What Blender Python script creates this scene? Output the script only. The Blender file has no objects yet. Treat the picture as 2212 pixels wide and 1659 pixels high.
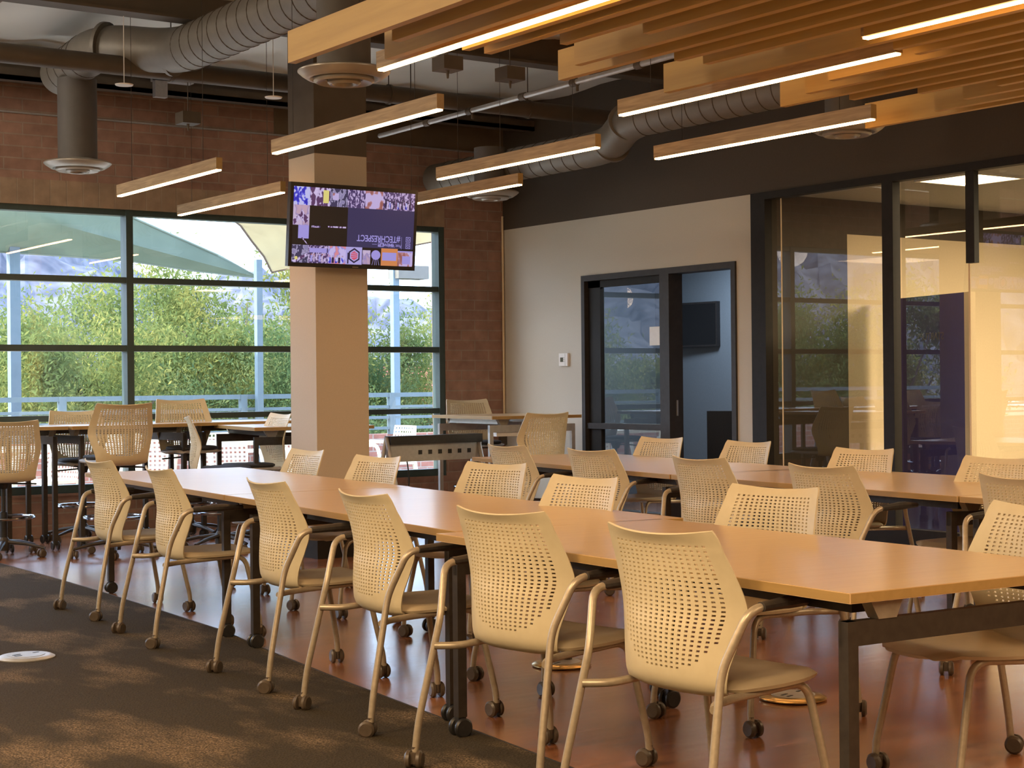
import bpy, bmesh, math, random
from math import sin, cos, pi, radians, atan2, hypot
from mathutils import Vector, Matrix
random.seed(7)
S = bpy.context.scene
C = S.collection

# ------------------------------------------------------------------ camera
F_PX, YAW, ROLL, CAM_H = 3550.0, .609, .0098, 1.28
cam = bpy.data.cameras.new('camera'); co = bpy.data.objects.new('camera', cam); C.objects.link(co)
cam.sensor_fit = 'HORIZONTAL'; cam.sensor_width = 36; cam.lens = F_PX/2212*36
cam.clip_start = .05; cam.clip_end = 3000
fw = Vector((sin(YAW), cos(YAW), 0)); r0 = Vector((cos(YAW), -sin(YAW), 0)); z0 = Vector((0, 0, 1))
rr = r0*cos(ROLL)-z0*sin(ROLL); uu = z0*cos(ROLL)+r0*sin(ROLL)
m = Matrix((rr, uu, -fw)).transposed().to_4x4(); m.translation = (0, 0, CAM_H)
co.matrix_world = m
S.camera = co

# ------------------------------------------------------------------ materials
def mat(name, col=(.5, .5, .5), rough=.5, metal=0, spec=.5, emit=None, es=1, coat=0, sub=0):
    M = bpy.data.materials.new(name); M.use_nodes = True
    b = M.node_tree.nodes['Principled BSDF']
    b.inputs['Base Color'].default_value = (*col, 1); b.inputs['Roughness'].default_value = rough
    b.inputs['Metallic'].default_value = metal; b.inputs['Specular IOR Level'].default_value = spec
    b.inputs['Coat Weight'].default_value = coat
    if emit:
        b.inputs['Emission Color'].default_value = (*emit, 1); b.inputs['Emission Strength'].default_value = es
    return M
def N(M, t, **kw):
    n = M.node_tree.nodes.new(t)
    for k, v in kw.items():
        if hasattr(n, k) and k not in n.inputs: setattr(n, k, v)
        else: n.inputs[k].default_value = v
    return n
def L(M, a, b): M.node_tree.links.new(a, b)
def BS(M): return M.node_tree.nodes['Principled BSDF']
def coords(M, scale=(1, 1, 1), rot=(0, 0, 0), kind='Object'):
    tc = N(M, 'ShaderNodeTexCoord'); mp = N(M, 'ShaderNodeMapping')
    mp.inputs['Scale'].default_value = scale; mp.inputs['Rotation'].default_value = rot
    L(M, tc.outputs[kind], mp.inputs['Vector']); return mp.outputs['Vector']
def ramp(M, fac, stops):
    r = N(M, 'ShaderNodeValToRGB'); e = r.color_ramp.elements
    while len(e) < len(stops): e.new(.5)
    for i, (p, c) in enumerate(stops):
        e[i].position = p; e[i].color = (*c, 1)
    L(M, fac, r.inputs['Fac']); return r.outputs['Color']
def bump(M, h, strength=.3, dist=.002):
    b = N(M, 'ShaderNodeBump'); b.inputs['Strength'].default_value = strength; b.inputs['Distance'].default_value = dist
    L(M, h, b.inputs['Height']); L(M, b.outputs['Normal'], BS(M).inputs['Normal'])
def noisy(name, c1, c2, scale, rough=.5, metal=0, st=(1, 1, 1), bmp=0, spec=.5, detail=3, coat=0):
    M = mat(name, c1, rough, metal, spec, coat=coat)
    n = N(M, 'ShaderNodeTexNoise'); n.inputs['Scale'].default_value = scale; n.inputs['Detail'].default_value = detail
    L(M, coords(M, st), n.inputs['Vector'])
    L(M, ramp(M, n.outputs['Fac'], [(.3, c1), (.7, c2)]), BS(M).inputs['Base Color'])
    if bmp: bump(M, n.outputs['Fac'], bmp)
    return M

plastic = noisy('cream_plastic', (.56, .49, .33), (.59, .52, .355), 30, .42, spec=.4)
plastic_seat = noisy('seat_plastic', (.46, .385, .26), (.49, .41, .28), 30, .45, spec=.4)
tube = noisy('champagne_tube', (.36, .305, .225), (.42, .355, .265), 60, .38, .45)
black_pad = noisy('black_arm_pad', (.018, .015, .013), (.03, .026, .022), 80, .5)
caster_brown = noisy('caster_brown', (.06, .043, .03), (.08, .06, .042), 40, .4)
rubber = noisy('black_rubber', (.012, .012, .013), (.022, .021, .02), 40, .38)
chrome = mat('chrome_ring', (.30, .31, .35), .15, 1)
dark_metal = noisy('dark_leg_metal', (.036, .029, .023), (.050, .041, .032), 30, .42, .35)
grey_metal = noisy('silver_leg_metal', (.40, .40, .40), (.46, .46, .46), 30, .38, .5)
bracket_m = noisy('bracket_metal', (.25, .215, .17), (.31, .27, .21), 30, .4, .4)
cushion_m = noisy('black_cushion', (.016, .017, .02), (.028, .028, .032), 200, .8, bmp=.3)
stool_seat_m = noisy('grey_seat_shell', (.27, .26, .25), (.31, .3, .29), 30, .45)
white_plastic = noisy('white_plastic', (.72, .70, .66), (.76, .74, .70), 30, .4)

def wood(name, c1, c2, axis='y', rough=.45, gs=1.0, coat=0, fine=1):
    M = mat(name, c1, rough, coat=coat)
    st = {'y': (14*gs, .9*gs, 14*gs), 'x': (.9*gs, 14*gs, 14*gs)}[axis]
    n = N(M, 'ShaderNodeTexNoise'); n.inputs['Scale'].default_value = 2.2; n.inputs['Detail'].default_value = 8; n.inputs['Distortion'].default_value = .8
    L(M, coords(M, st), n.inputs['Vector'])
    L(M, ramp(M, n.outputs['Fac'], [(.28, c1), (.72, c2)]), BS(M).inputs['Base Color'])
    bump(M, n.outputs['Fac'], .08*fine, .001)
    return M
table_wood = wood('maple_laminate', (.56, .37, .185), (.61, .42, .215), 'x', .32, coat=.4)
BS(table_wood).inputs['Coat Roughness'].default_value = .17
edge_wood = wood('maple_edge', (.31, .195, .062), (.36, .23, .08), 'y', .45)
baffle_wood = wood('oak_baffle', (.42, .26, .062), (.54, .35, .095), 'y', .5, .6)
fixture_wood = wood('grained_oak_fixture', (.25, .165, .085), (.50, .36, .20), 'y', .55, 1.6)

# vinyl plank floor
fl = mat('plank_floor', (.2, .07, .03), .2, spec=.5)
br = N(fl, 'ShaderNodeTexBrick'); br.offset = .5
for k, v in (('Scale', 1.0), ('Mortar Size', .0012), ('Mortar Smooth', .2), ('Brick Width', 1.2), ('Row Height', .15)): br.inputs[k].default_value = v
br.inputs['Color1'].default_value = (.36, .155, .068, 1); br.inputs['Color2'].default_value = (.24, .093, .040, 1); br.inputs['Mortar'].default_value = (.06, .025, .012, 1)
vv = coords(fl, (1, 1, 1), (0, 0, 0)); L(fl, vv, br.inputs['Vector'])
nz = N(fl, 'ShaderNodeTexNoise'); nz.inputs['Scale'].default_value = 2.5; nz.inputs['Detail'].default_value = 6
L(fl, coords(fl, (1.2, 9, 1)), nz.inputs['Vector'])
mx = N(fl, 'ShaderNodeMixRGB'); mx.blend_type = 'MULTIPLY'; mx.inputs['Fac'].default_value = .7
L(fl, br.outputs['Color'], mx.inputs['Color1']); L(fl, ramp(fl, nz.outputs['Fac'], [(.3, (.42, .38, .34)), (.7, (1.3, 1.25, 1.2))]), mx.inputs['Color2'])
L(fl, mx.outputs['Color'], BS(fl).inputs['Base Color'])
L(fl, ramp(fl, nz.outputs['Fac'], [(.2, (.17,)*3), (.8, (.27,)*3)]), BS(fl).inputs['Roughness'])
bump(fl, nz.outputs['Fac'], .06, .002)

# carpet tile
cp = mat('carpet_tile', (.05, .035, .022), .95, spec=.1)
n1 = N(cp, 'ShaderNodeTexNoise'); n1.inputs['Scale'].default_value = 1.0; n1.inputs['Detail'].default_value = 3.5; L(cp, coords(cp, (2.6, 1.05, 1), (0, 0, .35)), n1.inputs['Vector'])
w1 = N(cp, 'ShaderNodeTexWave'); w1.inputs['Scale'].default_value = 24; w1.inputs['Distortion'].default_value = 3.5; w1.inputs['Detail'].default_value = 2; w1.inputs['Detail Scale'].default_value = 3
w1.bands_direction = 'DIAGONAL'; L(cp, coords(cp, (1, 1, 1)), w1.inputs['Vector'])
n2 = N(cp, 'ShaderNodeTexNoise'); n2.inputs['Scale'].default_value = 140; n2.inputs['Detail'].default_value = 2; L(cp, coords(cp), n2.inputs['Vector'])
m1 = N(cp, 'ShaderNodeMath', operation='MULTIPLY'); L(cp, ramp(cp, n1.outputs['Fac'], [(.50, (0,)*3), (.62, (1,)*3)]), m1.inputs[0]); L(cp, w1.outputs['Fac'], m1.inputs[1])
m2 = N(cp, 'ShaderNodeMath', operation='MULTIPLY'); L(cp, m1.outputs[0], m2.inputs[0]); L(cp, ramp(cp, n2.outputs['Fac'], [(.3, (.15,)*3), (.7, (1.2,)*3)]), m2.inputs[1])
mc = N(cp, 'ShaderNodeMixRGB'); mc.inputs['Color1'].default_value = (.042, .033, .021, 1); mc.inputs['Color2'].default_value = (.24, .17, .105, 1)
L(cp, m2.outputs[0], mc.inputs['Fac'])
mc2 = N(cp, 'ShaderNodeMixRGB'); mc2.blend_type = 'MULTIPLY'; mc2.inputs['Fac'].default_value = .8
L(cp, mc.outputs['Color'], mc2.inputs['Color1']); L(cp, ramp(cp, n2.outputs['Fac'], [(.3, (.45,)*3), (.7, (1.5,)*3)]), mc2.inputs['Color2'])
L(cp, mc2.outputs['Color'], BS(cp).inputs['Base Color']); bump(cp, n2.outputs['Fac'], .8, .004)

def brick_mat(name, c1, c2, mortar, w, h, rot, ms=.012):
    M = mat(name, c1, .85, spec=.2)
    b = N(M, 'ShaderNodeTexBrick')
    for k, v in (('Scale', 1.0), ('Mortar Size', ms), ('Mortar Smooth', .3), ('Brick Width', w), ('Row Height', h), ('Bias', -.2)): b.inputs[k].default_value = v
    b.inputs['Color1'].default_value = (*c1, 1); b.inputs['Color2'].default_value = (*c2, 1); b.inputs['Mortar'].default_value = (*mortar, 1)
    v = coords(M, (1, 1, 1), rot); L(M, v, b.inputs['Vector'])
    n = N(M, 'ShaderNodeTexNoise'); n.inputs['Scale'].default_value = 9; n.inputs['Detail'].default_value = 6; L(M, coords(M), n.inputs['Vector'])
    x = N(M, 'ShaderNodeMixRGB'); x.blend_type = 'MULTIPLY'; x.inputs['Fac'].default_value = .6
    L(M, b.outputs['Color'], x.inputs['Color1']); L(M, ramp(M, n.outputs['Fac'], [(.25, (.6,)*3), (.75, (1.25,)*3)]), x.inputs['Color2'])
    L(M, x.outputs['Color'], BS(M).inputs['Base Color'])
    inv = N(M, 'ShaderNodeMath', operation='SUBTRACT'); inv.inputs[0].default_value = 1; L(M, b.outputs['Fac'], inv.inputs[1])
    bump(M, inv.outputs[0], .5, .006)
    return M
brick = brick_mat('interior_brick', (.34, .205, .155), (.265, .155, .118), (.33, .245, .195), .33, .1016, (radians(90), 0, 0), .008)
soldier = brick_mat('soldier_brick', (.36, .26, .18), (.30, .21, .145), (.34, .26, .19), .145, .40, (radians(90), 0, 0), .007)
patio_brick = brick_mat('patio_brick', (.42, .19, .15), (.36, .16, .125), (.45, .36, .32), .2, .075, (radians(90), 0, 0), .01)

wall_white = noisy('greige_paint', (.51, .48, .405), (.53, .50, .425), 90, .75, bmp=.05)
wall_dark = noisy('dark_brown_paint', (.062, .048, .034), (.068, .053, .038), 60, .8)
wall_plain = noisy('brown_plaster', (.13, .092, .055), (.15, .108, .066), 6, .8)
col_white = noisy('column_paint', (.46, .395, .31), (.48, .41, .325), 90, .7, bmp=.04)
ceil_m = noisy('insulation_sheet', (.60, .60, .56), (.66, .66, .61), 1.6, .5, bmp=.6)
steel_dark = noisy('brown_steel', (.075, .058, .040), (.09, .07, .05), 8, .6)
duct_m = noisy('painted_duct', (.15, .135, .11), (.17, .152, .125), 14, .5, .2)
neck_m = noisy('dark_neck_duct', (.085, .078, .07), (.10, .09, .08), 10, .65)
diff_m = noisy('diffuser_metal', (.33, .30, .26), (.36, .33, .285), 14, .35, .3)
frame_green = noisy('green_window_frame', (.035, .055, .05), (.042, .065, .06), 20, .4)
frame_dark = noisy('bronze_frame', (.014, .012, .010), (.019, .016, .013), 20, .6, spec=.25)
frame_grey = noisy('grey_door_frame', (.036, .034, .033), (.045, .042, .041), 20, .55, spec=.3)
blue_wall = noisy('slate_blue_paint', (.105, .135, .17), (.115, .145, .185), 60, .7)
cream_wall = noisy('cream_paint', (.72, .58, .38), (.75, .61, .40), 60, .7)
purple_m = noisy('purple_paint', (.048, .042, .20), (.055, .048, .22), 30, .6)
off_ceil = noisy('acoustic_tile', (.34, .31, .26), (.38, .35, .29), 60, .8)
off_floor = noisy('office_carpet', (.16, .15, .14), (.2, .19, .17), 60, .9)
black_gloss = mat('black_screen', (.008, .008, .009), .12)
black_matte = noisy('black_bezel', (.012, .011, .012), (.02, .018, .019), 40, .35)
black_fabric = noisy('black_fabric', (.012, .012, .014), (.02, .02, .022), 150, .8)
rail_m = noisy('pale_blue_rail_paint', (.14, .195, .225), (.16, .215, .245), 12, .5)
sail_green = noisy('sage_shade_cloth', (.20, .245, .19), (.23, .275, .215), 3, .9)
sail_cream = noisy('cream_shade_cloth', (.50, .44, .30), (.54, .48, .33), 3, .9)
patio_floor = noisy('patio_concrete', (.50, .45, .40), (.58, .52, .46), 3, .9)
patio_plastic = noisy('patio_plastic', (.82, .78, .66), (.85, .82, .70), 20, .5)
dust_ground = noisy('dry_ground', (.36, .29, .20), (.44, .37, .26), .3, .95)
hill_m = noisy('hazy_hillside', (.028, .036, .06), (.15, .145, .17), .22, 1, detail=12)  # bluish tint puts the distance haze into the hill's colour
bark = noisy('bark', (.12, .085, .06), (.18, .13, .09), 20, .9)
led_m = mat('led_diffuser', (.9, .8, .6), .5, emit=(1, .52, .20), es=27)
panel_m = mat('lit_troffer_panel', (.9, .85, .7), .5, emit=(1, .74, .42), es=14)

def glass(name, tint, refl=1.0):
    M = bpy.data.materials.new(name); M.use_nodes = True; t = M.node_tree; t.nodes.clear()
    o = t.nodes.new('ShaderNodeOutputMaterial'); mxs = t.nodes.new('ShaderNodeMixShader')
    tr = t.nodes.new('ShaderNodeBsdfTransparent'); tr.inputs['Color'].default_value = (*tint, 1)
    g = t.nodes.new('ShaderNodeBsdfGlossy'); g.inputs['Roughness'].default_value = 0.004; g.inputs['Color'].default_value = (.95, .97, 1, 1)
    fr = t.nodes.new('ShaderNodeMath'); fr.operation = 'MULTIPLY_ADD'; fr.inputs[1].default_value = .92; fr.inputs[2].default_value = .11
    lw = t.nodes.new('ShaderNodeLayerWeight'); lw.inputs['Blend'].default_value = .5
    pw = t.nodes.new('ShaderNodeMath'); pw.operation = 'POWER'; pw.inputs[1].default_value = 5
    t.links.new(lw.outputs['Facing'], pw.inputs[0]); t.links.new(pw.outputs[0], fr.inputs[0])
    mu = t.nodes.new('ShaderNodeMath'); mu.operation = 'MULTIPLY'; mu.inputs[1].default_value = refl; mu.use_clamp = True
    t.links.new(fr.outputs[0], mu.inputs[0]); t.links.new(mu.outputs[0], mxs.inputs[0])
    t.links.new(tr.outputs[0], mxs.inputs[1]); t.links.new(g.outputs[0], mxs.inputs[2]); t.links.new(mxs.outputs[0], o.inputs['Surface'])
    return M
glass_m = glass('window_glass', (.90, .95, .94), 1.0)
glass_off = glass('office_glass', (.86, .88, .86), 1.0)

def leaf_mat(name, c1, c2, c3):
    M = bpy.data.materials.new(name); M.use_nodes = True; t = M.node_tree; t.nodes.clear()
    o = t.nodes.new('ShaderNodeOutputMaterial'); a = t.nodes.new('ShaderNodeAddShader')
    d = t.nodes.new('ShaderNodeBsdfDiffuse'); tl = t.nodes.new('ShaderNodeBsdfTranslucent')
    tc = t.nodes.new('ShaderNodeTexCoord'); n = t.nodes.new('ShaderNodeTexNoise'); n.inputs['Scale'].default_value = 1.6; n.inputs['Detail'].default_value = 5
    t.links.new(tc.outputs['Object'], n.inputs['Vector'])
    col = ramp(M, n.outputs['Fac'], [(.32, c1), (.5, c2), (.66, c3)])
    t.links.new(col, d.inputs['Color']); t.links.new(col, tl.inputs['Color'])
    ms = t.nodes.new('ShaderNodeMixShader'); ms.inputs[0].default_value = .5
    t.links.new(d.outputs[0], ms.inputs[1]); t.links.new(tl.outputs[0], ms.inputs[2]); t.links.new(ms.outputs[0], o.inputs['Surface'])
    return M
leaf_a = leaf_mat('yellow_green_leaves', (.09, .13, .045), (.165, .195, .06), (.31, .28, .08))
leaf_b = leaf_mat('deep_green_leaves', (.06, .10, .05), (.11, .16, .06), (.21, .23, .09))

# ------------------------------------------------------------------ mesh helpers
class MB:
    def __init__(s): s.bm = bmesh.new()
    def box(s, x0, x1, y0, y1, z0, z1, mi=0, M=None):
        v = [s.bm.verts.new((x, y, z)) for z in (z0, z1) for y in (y0, y1) for x in (x0, x1)]
        if M: [setattr(a, 'co', M @ a.co) for a in v]
        for f in ((0, 2, 3, 1), (4, 5, 7, 6), (0, 1, 5, 4), (2, 6, 7, 3), (0, 4, 6, 2), (1, 3, 7, 5)):
            s.bm.faces.new([v[i] for i in f]).material_index = mi
        return s
    def quad(s, pts, mi=0):
        f = s.bm.faces.new([s.bm.verts.new(p) for p in pts]); f.material_index = mi; return s
    def prism(s, pts, z0, z1, mi=0, side=None):
        a = [s.bm.verts.new((x, y, z0)) for x, y in pts]; b = [s.bm.verts.new((x, y, z1)) for x, y in pts]
        s.bm.faces.new(b).material_index = mi; s.bm.faces.new(a[::-1]).material_index = mi
        n = len(pts)
        for i in range(n):
            s.bm.faces.new((a[i], a[(i+1) % n], b[(i+1) % n], b[i])).material_index = mi if side is None else side
        return s
    def sweep(s, path, r, seg=10, closed=False, caps=True, mi=0, sx=1, sy=1):
        P = [Vector(p) for p in path]; n = len(P); rings = []
        rad = r if isinstance(r, (list, tuple)) else [r]*n
        up = None
        for i in range(n):
            if closed: t = (P[(i+1) % n]-P[i-1]).normalized()
            else: t = (P[min(i+1, n-1)]-P[max(i-1, 0)]).normalized()
            if up is None:
                up = Vector((0, 0, 1)) if abs(t.z) < .9 else Vector((1, 0, 0))
            a = up - t*up.dot(t); a.normalize(); b = t.cross(a); up = a
            rings.append([s.bm.verts.new(P[i]+a*rad[i]*sx*cos(2*pi*k/seg)+b*rad[i]*sy*sin(2*pi*k/seg)) for k in range(seg)])
        m_ = n if closed else n-1
        for i in range(m_):
            A, B = rings[i], rings[(i+1) % n]
            for k in range(seg):
                f = s.bm.faces.new((A[k], A[(k+1) % seg], B[(k+1) % seg], B[k])); f.smooth = True; f.material_index = mi
        if caps and not closed:
            s.bm.faces.new(rings[0][::-1]).material_index = mi; s.bm.faces.new(rings[-1]).material_index = mi
        return s
    def lathe(s, prof, c=(0, 0, 0), seg=28, mi=0, M=None, smooth=True):
        rings = []
        for r, z in prof:
            if r < 1e-6: rings.append([s.bm.verts.new((c[0], c[1], c[2]+z))])
            else: rings.append([s.bm.verts.new((c[0]+r*cos(2*pi*k/seg), c[1]+r*sin(2*pi*k/seg), c[2]+z)) for k in range(seg)])
        if M:
            for g in rings:
                for v in g: v.co = M @ v.co
        for A, B in zip(rings, rings[1:]):
            for k in range(seg):
                q = [A[k % len(A)], A[(k+1) % len(A)], B[(k+1) % len(B)], B[k % len(B)]]
                u = []
                for v in q:
                    if v not in u: u.append(v)
                if len(u) > 2:
                    try:
                        f = s.bm.faces.new(u); f.smooth = smooth; f.material_index = mi
                    except ValueError: pass
        return s
    def mesh(s, name, mats, bevel=0, sharp=40, doubles=False):
        if doubles: bmesh.ops.remove_doubles(s.bm, verts=s.bm.verts, dist=1e-5)
        if bevel:
            es = [e for e in s.bm.edges if len(e.link_faces) == 2 and e.calc_face_angle(0) > .6 and e.calc_length() > bevel*2.2]
            bmesh.ops.bevel(s.bm, geom=es, offset=bevel, segments=2, affect='EDGES', profile=.6, clamp_overlap=True)
        bmesh.ops.recalc_face_normals(s.bm, faces=s.bm.faces)
        lim = radians(sharp)
        for e in s.bm.edges:
            if len(e.link_faces) == 2: e.smooth = e.calc_face_angle(0) < lim
        me = bpy.data.meshes.new(name); s.bm.to_mesh(me); s.bm.free()
        for x in (mats if isinstance(mats, (list, tuple)) else [mats]): me.materials.append(x)
        return me
    def obj(s, name, mats, parent=None, bevel=0, **kw):
        return ob(name, s.mesh(name, mats, bevel, **kw), parent)
def ob(name, data, parent=None):
    o = bpy.data.objects.new(name, data); C.objects.link(o)
    if parent: o.parent = parent
    return o
def tag(o, label=None, cat=None, group=None, kind=None):
    if label: o['label'] = label
    if cat: o['category'] = cat
    if group: o['group'] = group
    if kind: o['kind'] = kind
    return o
def thing(name, label, cat, loc=(0, 0, 0), rz=0, group=None, kind=None):
    o = bpy.data.objects.new(name, None); C.objects.link(o); o.empty_display_size = .1
    o.location = loc; o.rotation_euler = (0, 0, rz)
    return tag(o, label, cat, group, kind)
def copy_thing(root, loc, rz, label, group=None, sc=None):
    r = root.copy(); C.objects.link(r); r.location = loc; r.rotation_euler = (0, 0, rz)
    r['label'] = label
    if group: r['group'] = group
    if sc: r.scale = sc
    for ch in root.children:
        c = ch.copy(); C.objects.link(c); c.parent = r
        for g in ch.children:
            d = g.copy(); C.objects.link(d); d.parent = c
    return r
def struct(name, mb, mats, parent=None, **kw):
    o = mb.obj(name, mats, parent, **kw)
    if not parent: o['kind'] = 'structure'
    return o
def arc(c, a0, a1, r, n, plane):
    """points on an arc; plane gives two unit vectors"""
    return [Vector(c)+Vector(plane[0])*r*cos(a0+(a1-a0)*i/n)+Vector(plane[1])*r*sin(a0+(a1-a0)*i/n) for i in range(n+1)]
def rounded(path, r, n=5):
    P = [Vector(p) for p in path]; out = [P[0]]
    for i in range(1, len(P)-1):
        a, b, c = P[i-1], P[i], P[i+1]
        d1 = (a-b); d2 = (c-b); rr_ = min(r, d1.length*.48, d2.length*.48)
        p = b+d1.normalized()*rr_; q = b+d2.normalized()*rr_
        for k in range(n+1):
            t = k/n; out.append(p*(1-t)**2+b*2*t*(1-t)+q*t*t)
    out.append(P[-1]); return out

# ------------------------------------------------------------------ room shell
YW, XR, ZC = 13.9, 9.6, 4.14
BS(fl).inputs['Coat Weight'].default_value = .7; BS(fl).inputs['Coat Roughness'].default_value = .24
struct('floor', MB().box(-5, 16, -5, 14.15, -.2, 0), fl)
edge = [(2.9, -4.9), (3.02, 1.5), (3.17, 3.4), (3.28, 4.5), (3.36, 5.3), (3.45, 6.25), (3.56, 7.2), (3.66, 7.9), (3.72, 9.0), (3.765, 10.06), (3.79, 11.0), (3.79, 12.0), (3.75, 13.0), (3.70, 13.88)]
struct('floor', MB().prism([(-4.95, 13.88), (-4.95, -4.9)]+edge, .0, .006), cp)
t1 = MB()
for (a, b) in zip(edge, edge[1:]):
    d = Vector((b[0]-a[0], b[1]-a[1])).normalized()*.0; nn = Vector((b[1]-a[1], -(b[0]-a[0]))).normalized()*.007
    t1.prism([a, (a[0]+nn.x, a[1]+nn.y), (b[0]+nn.x, b[1]+nn.y), b], 0, .0075)
struct('trim_1', t1, frame_grey)

# window wall (back)
WZ0, WZ1, WX1 = .37, 2.86, 8.885
w = MB()
w.box(-5, 9.6, YW, YW+.25, 0, WZ0).box(WX1, 9.6, YW, YW+.25, WZ0, WZ1).box(-5, 9.6, YW, YW+.25, 3.08, ZC).box(-5, -3.6, YW, YW+.25, WZ0, 3.08).box(WX1, 9.6, YW, YW+.25, WZ1, 3.08)
struct('wall_back', w, brick)
struct('trim_2', MB().box(-3.6, WX1, YW-.004, YW+.2, WZ1, 3.08), soldier)
struct('trim_3', MB().box(-5, 9.58, YW-.03, YW, 3.628, 3.642), grey_metal)
struct('trim_4', MB().box(7.0, 9.6, YW-.02, YW+.1, 3.645, ZC), wall_plain)
# window
win = thing('window_1', None, None, (0, 0, 0), kind='structure')
f = MB(); yf0, yf1 = YW+.02, YW+.13
mull = [-3.6, -.7, 2.33, 5.575, WX1]
rows = [WZ0, 1.02, 1.625, 2.235, WZ1]
for z, h0, h1 in ((WZ0, 0, .07), (1.02, -.026, .026), (1.63, -.028, .028), (2.235, -.026, .026), (WZ1, -.052, 0)):
    f.box(-3.6, WX1, yf0, yf1, z+h0, z+h1)
for i, x in enumerate(mull):
    a, b = (x-.065, x) if i == 4 else ((x, x+.06) if i == 0 else (x-.032, x+.032))
    f.box(a, b, yf0-.012, yf1+.012, WZ0, WZ1)
f.obj('window_frame', frame_green, win)
sl = MB().box(-3.6, WX1, YW-.012, YW+.02, WZ0-.022, WZ0)
sl.obj('window_sill', brick, win)
for i in range(4):
    for j in range(4):
        g = MB(); g.quad([(mull[i]+.03, YW+.08, rows[j]+.02), (mull[i+1]-.03, YW+.08, rows[j]+.02), (mull[i+1]-.03, YW+.08, rows[j+1]-.02), (mull[i]+.03, YW+.08, rows[j+1]-.02)])
        g.obj('pane', glass_m, win)

# right wall with door and glazing
GY0, GY1 = -3.0, 10.20
w = MB()
w.box(XR, XR+.12, 12.565, YW+.1, 0, 2.86).box(XR, XR+.12, 10.20, 10.40, 0, 2.86).box(XR, XR+.12, 10.40, 12.565, 2.31, 2.86)
w.box(XR, XR+.12, -5, GY0, 0, 2.86)
struct('wall_right', w, wall_white)
struct('wall_right', MB().box(XR-.002, XR+.14, -5, YW+.1, 2.86, ZC), wall_dark)
struct('baseboard_right', MB().box(XR-.012, XR, 12.565, YW, 0, .10).box(XR-.012, XR, 10.20, 10.40, 0, .10), frame_dark)
d = thing('door_1', None, None, kind='structure')
f = MB()
X0, X1 = XR-.02, XR+.14
f.box(X0, X1, 12.515, 12.565, 0, 2.31).box(X0, X1, 10.40, 10.455, 0, 2.31).box(X0, X1, 10.455, 12.515, 2.255, 2.31).box(X0, X1, 11.27, 11.40, 0, 2.255)
f.box(X0+.02, X1-.02, 11.40, 12.515, .845, .90).box(X0+.02, X1-.02, 11.40, 12.515, 0, .09)
f.obj('door_frame', frame_grey, d)
MB().box(XR+.03, XR+.075, 12.33, 12.515, 0, 2.255).box(XR+.03, XR+.075, 11.40, 11.445, 0, 2.255).box(XR+.03, XR+.075, 11.40, 12.515, 2.19, 2.255).obj('sidelight_sash', frame_dark, d)
MB().quad([(XR+.055, 11.44, .90), (XR+.055, 12.34, .90), (XR+.055, 12.34, 2.2), (XR+.055, 11.44, 2.2)]).obj('pane', glass_off, d)
MB().quad([(XR+.055, 11.44, .09), (XR+.055, 12.34, .09), (XR+.055, 12.34, .85), (XR+.055, 11.44, .85)]).obj('pane', glass_off, d)
tag(MB().box(XR+.06, XR+.075, 11.262, 11.27, .98, 1.12).obj('strike_plate', grey_metal, d), 'silver strike plate on the dark door post')

d = thing('window_2', None, None, kind='structure')
f = MB(); X1 = XR+.062
f.box(X0, X1, GY0, 10.20, 2.80, 2.86).box(X0, X1, GY0, 10.20, 0, .15)
f.box(X0, X1, 10.03, 10.20, .15, 2.80).box(X0, X1, 8.63, 8.74, .15, 2.80).box(X0+.02, X1-.01, 7.872, 7.95, 2.13, 2.80)
for y in (6.1, 4.4, 2.7, 1.0, -.7): f.box(X0, X1, y-.065, y+.065, .15, 2.80)
f.obj('window_frame', frame_dark, d)
ys = [10.03, 8.74, 8.604, 6.165, 6.035, 4.465, 4.335, 2.765, 2.635, 1.065, .935, -.635, -.765, -3.0]
for a, b in zip(ys[::2], ys[1::2]):
    MB().quad([(XR+.05, a, .15), (XR+.05, b, .15), (XR+.05, b, 2.8), (XR+.05, a, 2.8)]).obj('pane', glass_off, d)
tag(MB().box(XR+.044, XR+.05, 7.95, 7.965, .15, 2.13).box(XR+.044, XR+.05, 9.90, 9.908, .15, 2.8).obj('glass_edge_strip', cream_wall, d), 'thin pale strip along the glass edge')

# other walls, ceiling
struct('wall_left', MB().box(-5.1, -5, -5, YW+.2, 0, ZC), wall_white)
struct('wall_front', MB().box(-5, 16, -5.1, -5, 0, ZC), wall_white)
cm = MB()
nx, ny = 60, 76
gv = [[cm.bm.verts.new((-5+21*i/nx*.72, -5+19*j/ny, ZC-.05*abs(sin(i*.9+.4*sin(j*.35)))-.02*sin(j*1.1+i*.3))) for j in range(ny+1)] for i in range(nx+1)]
for i in range(nx):
    for j in range(ny):
        fc = cm.bm.faces.new((gv[i][j], gv[i][j+1], gv[i+1][j+1], gv[i+1][j])); fc.smooth = True
struct('ceiling', cm, ceil_m)
struct('ceiling', MB().box(-5.1, 16, -5.1, YW+.25, ZC+.02, ZC+.15), steel_dark)

# column
w = MB(); CX0, CX1, CY0, CY1 = 5.758, 6.20, 10.78, 11.19
w.box(CX0, CX1, CY0, CY1, .14, 3.0, 0).box(CX0-.001, CX1+.001, CY0-.001, CY1+.001, 3.0, ZC, 1).box(CX0-.008, CX1+.008, CY0-.008, CY1+.008, 0, .14, 2)
o = struct('wall_column', w, [col_white, steel_dark, frame_dark])

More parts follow.
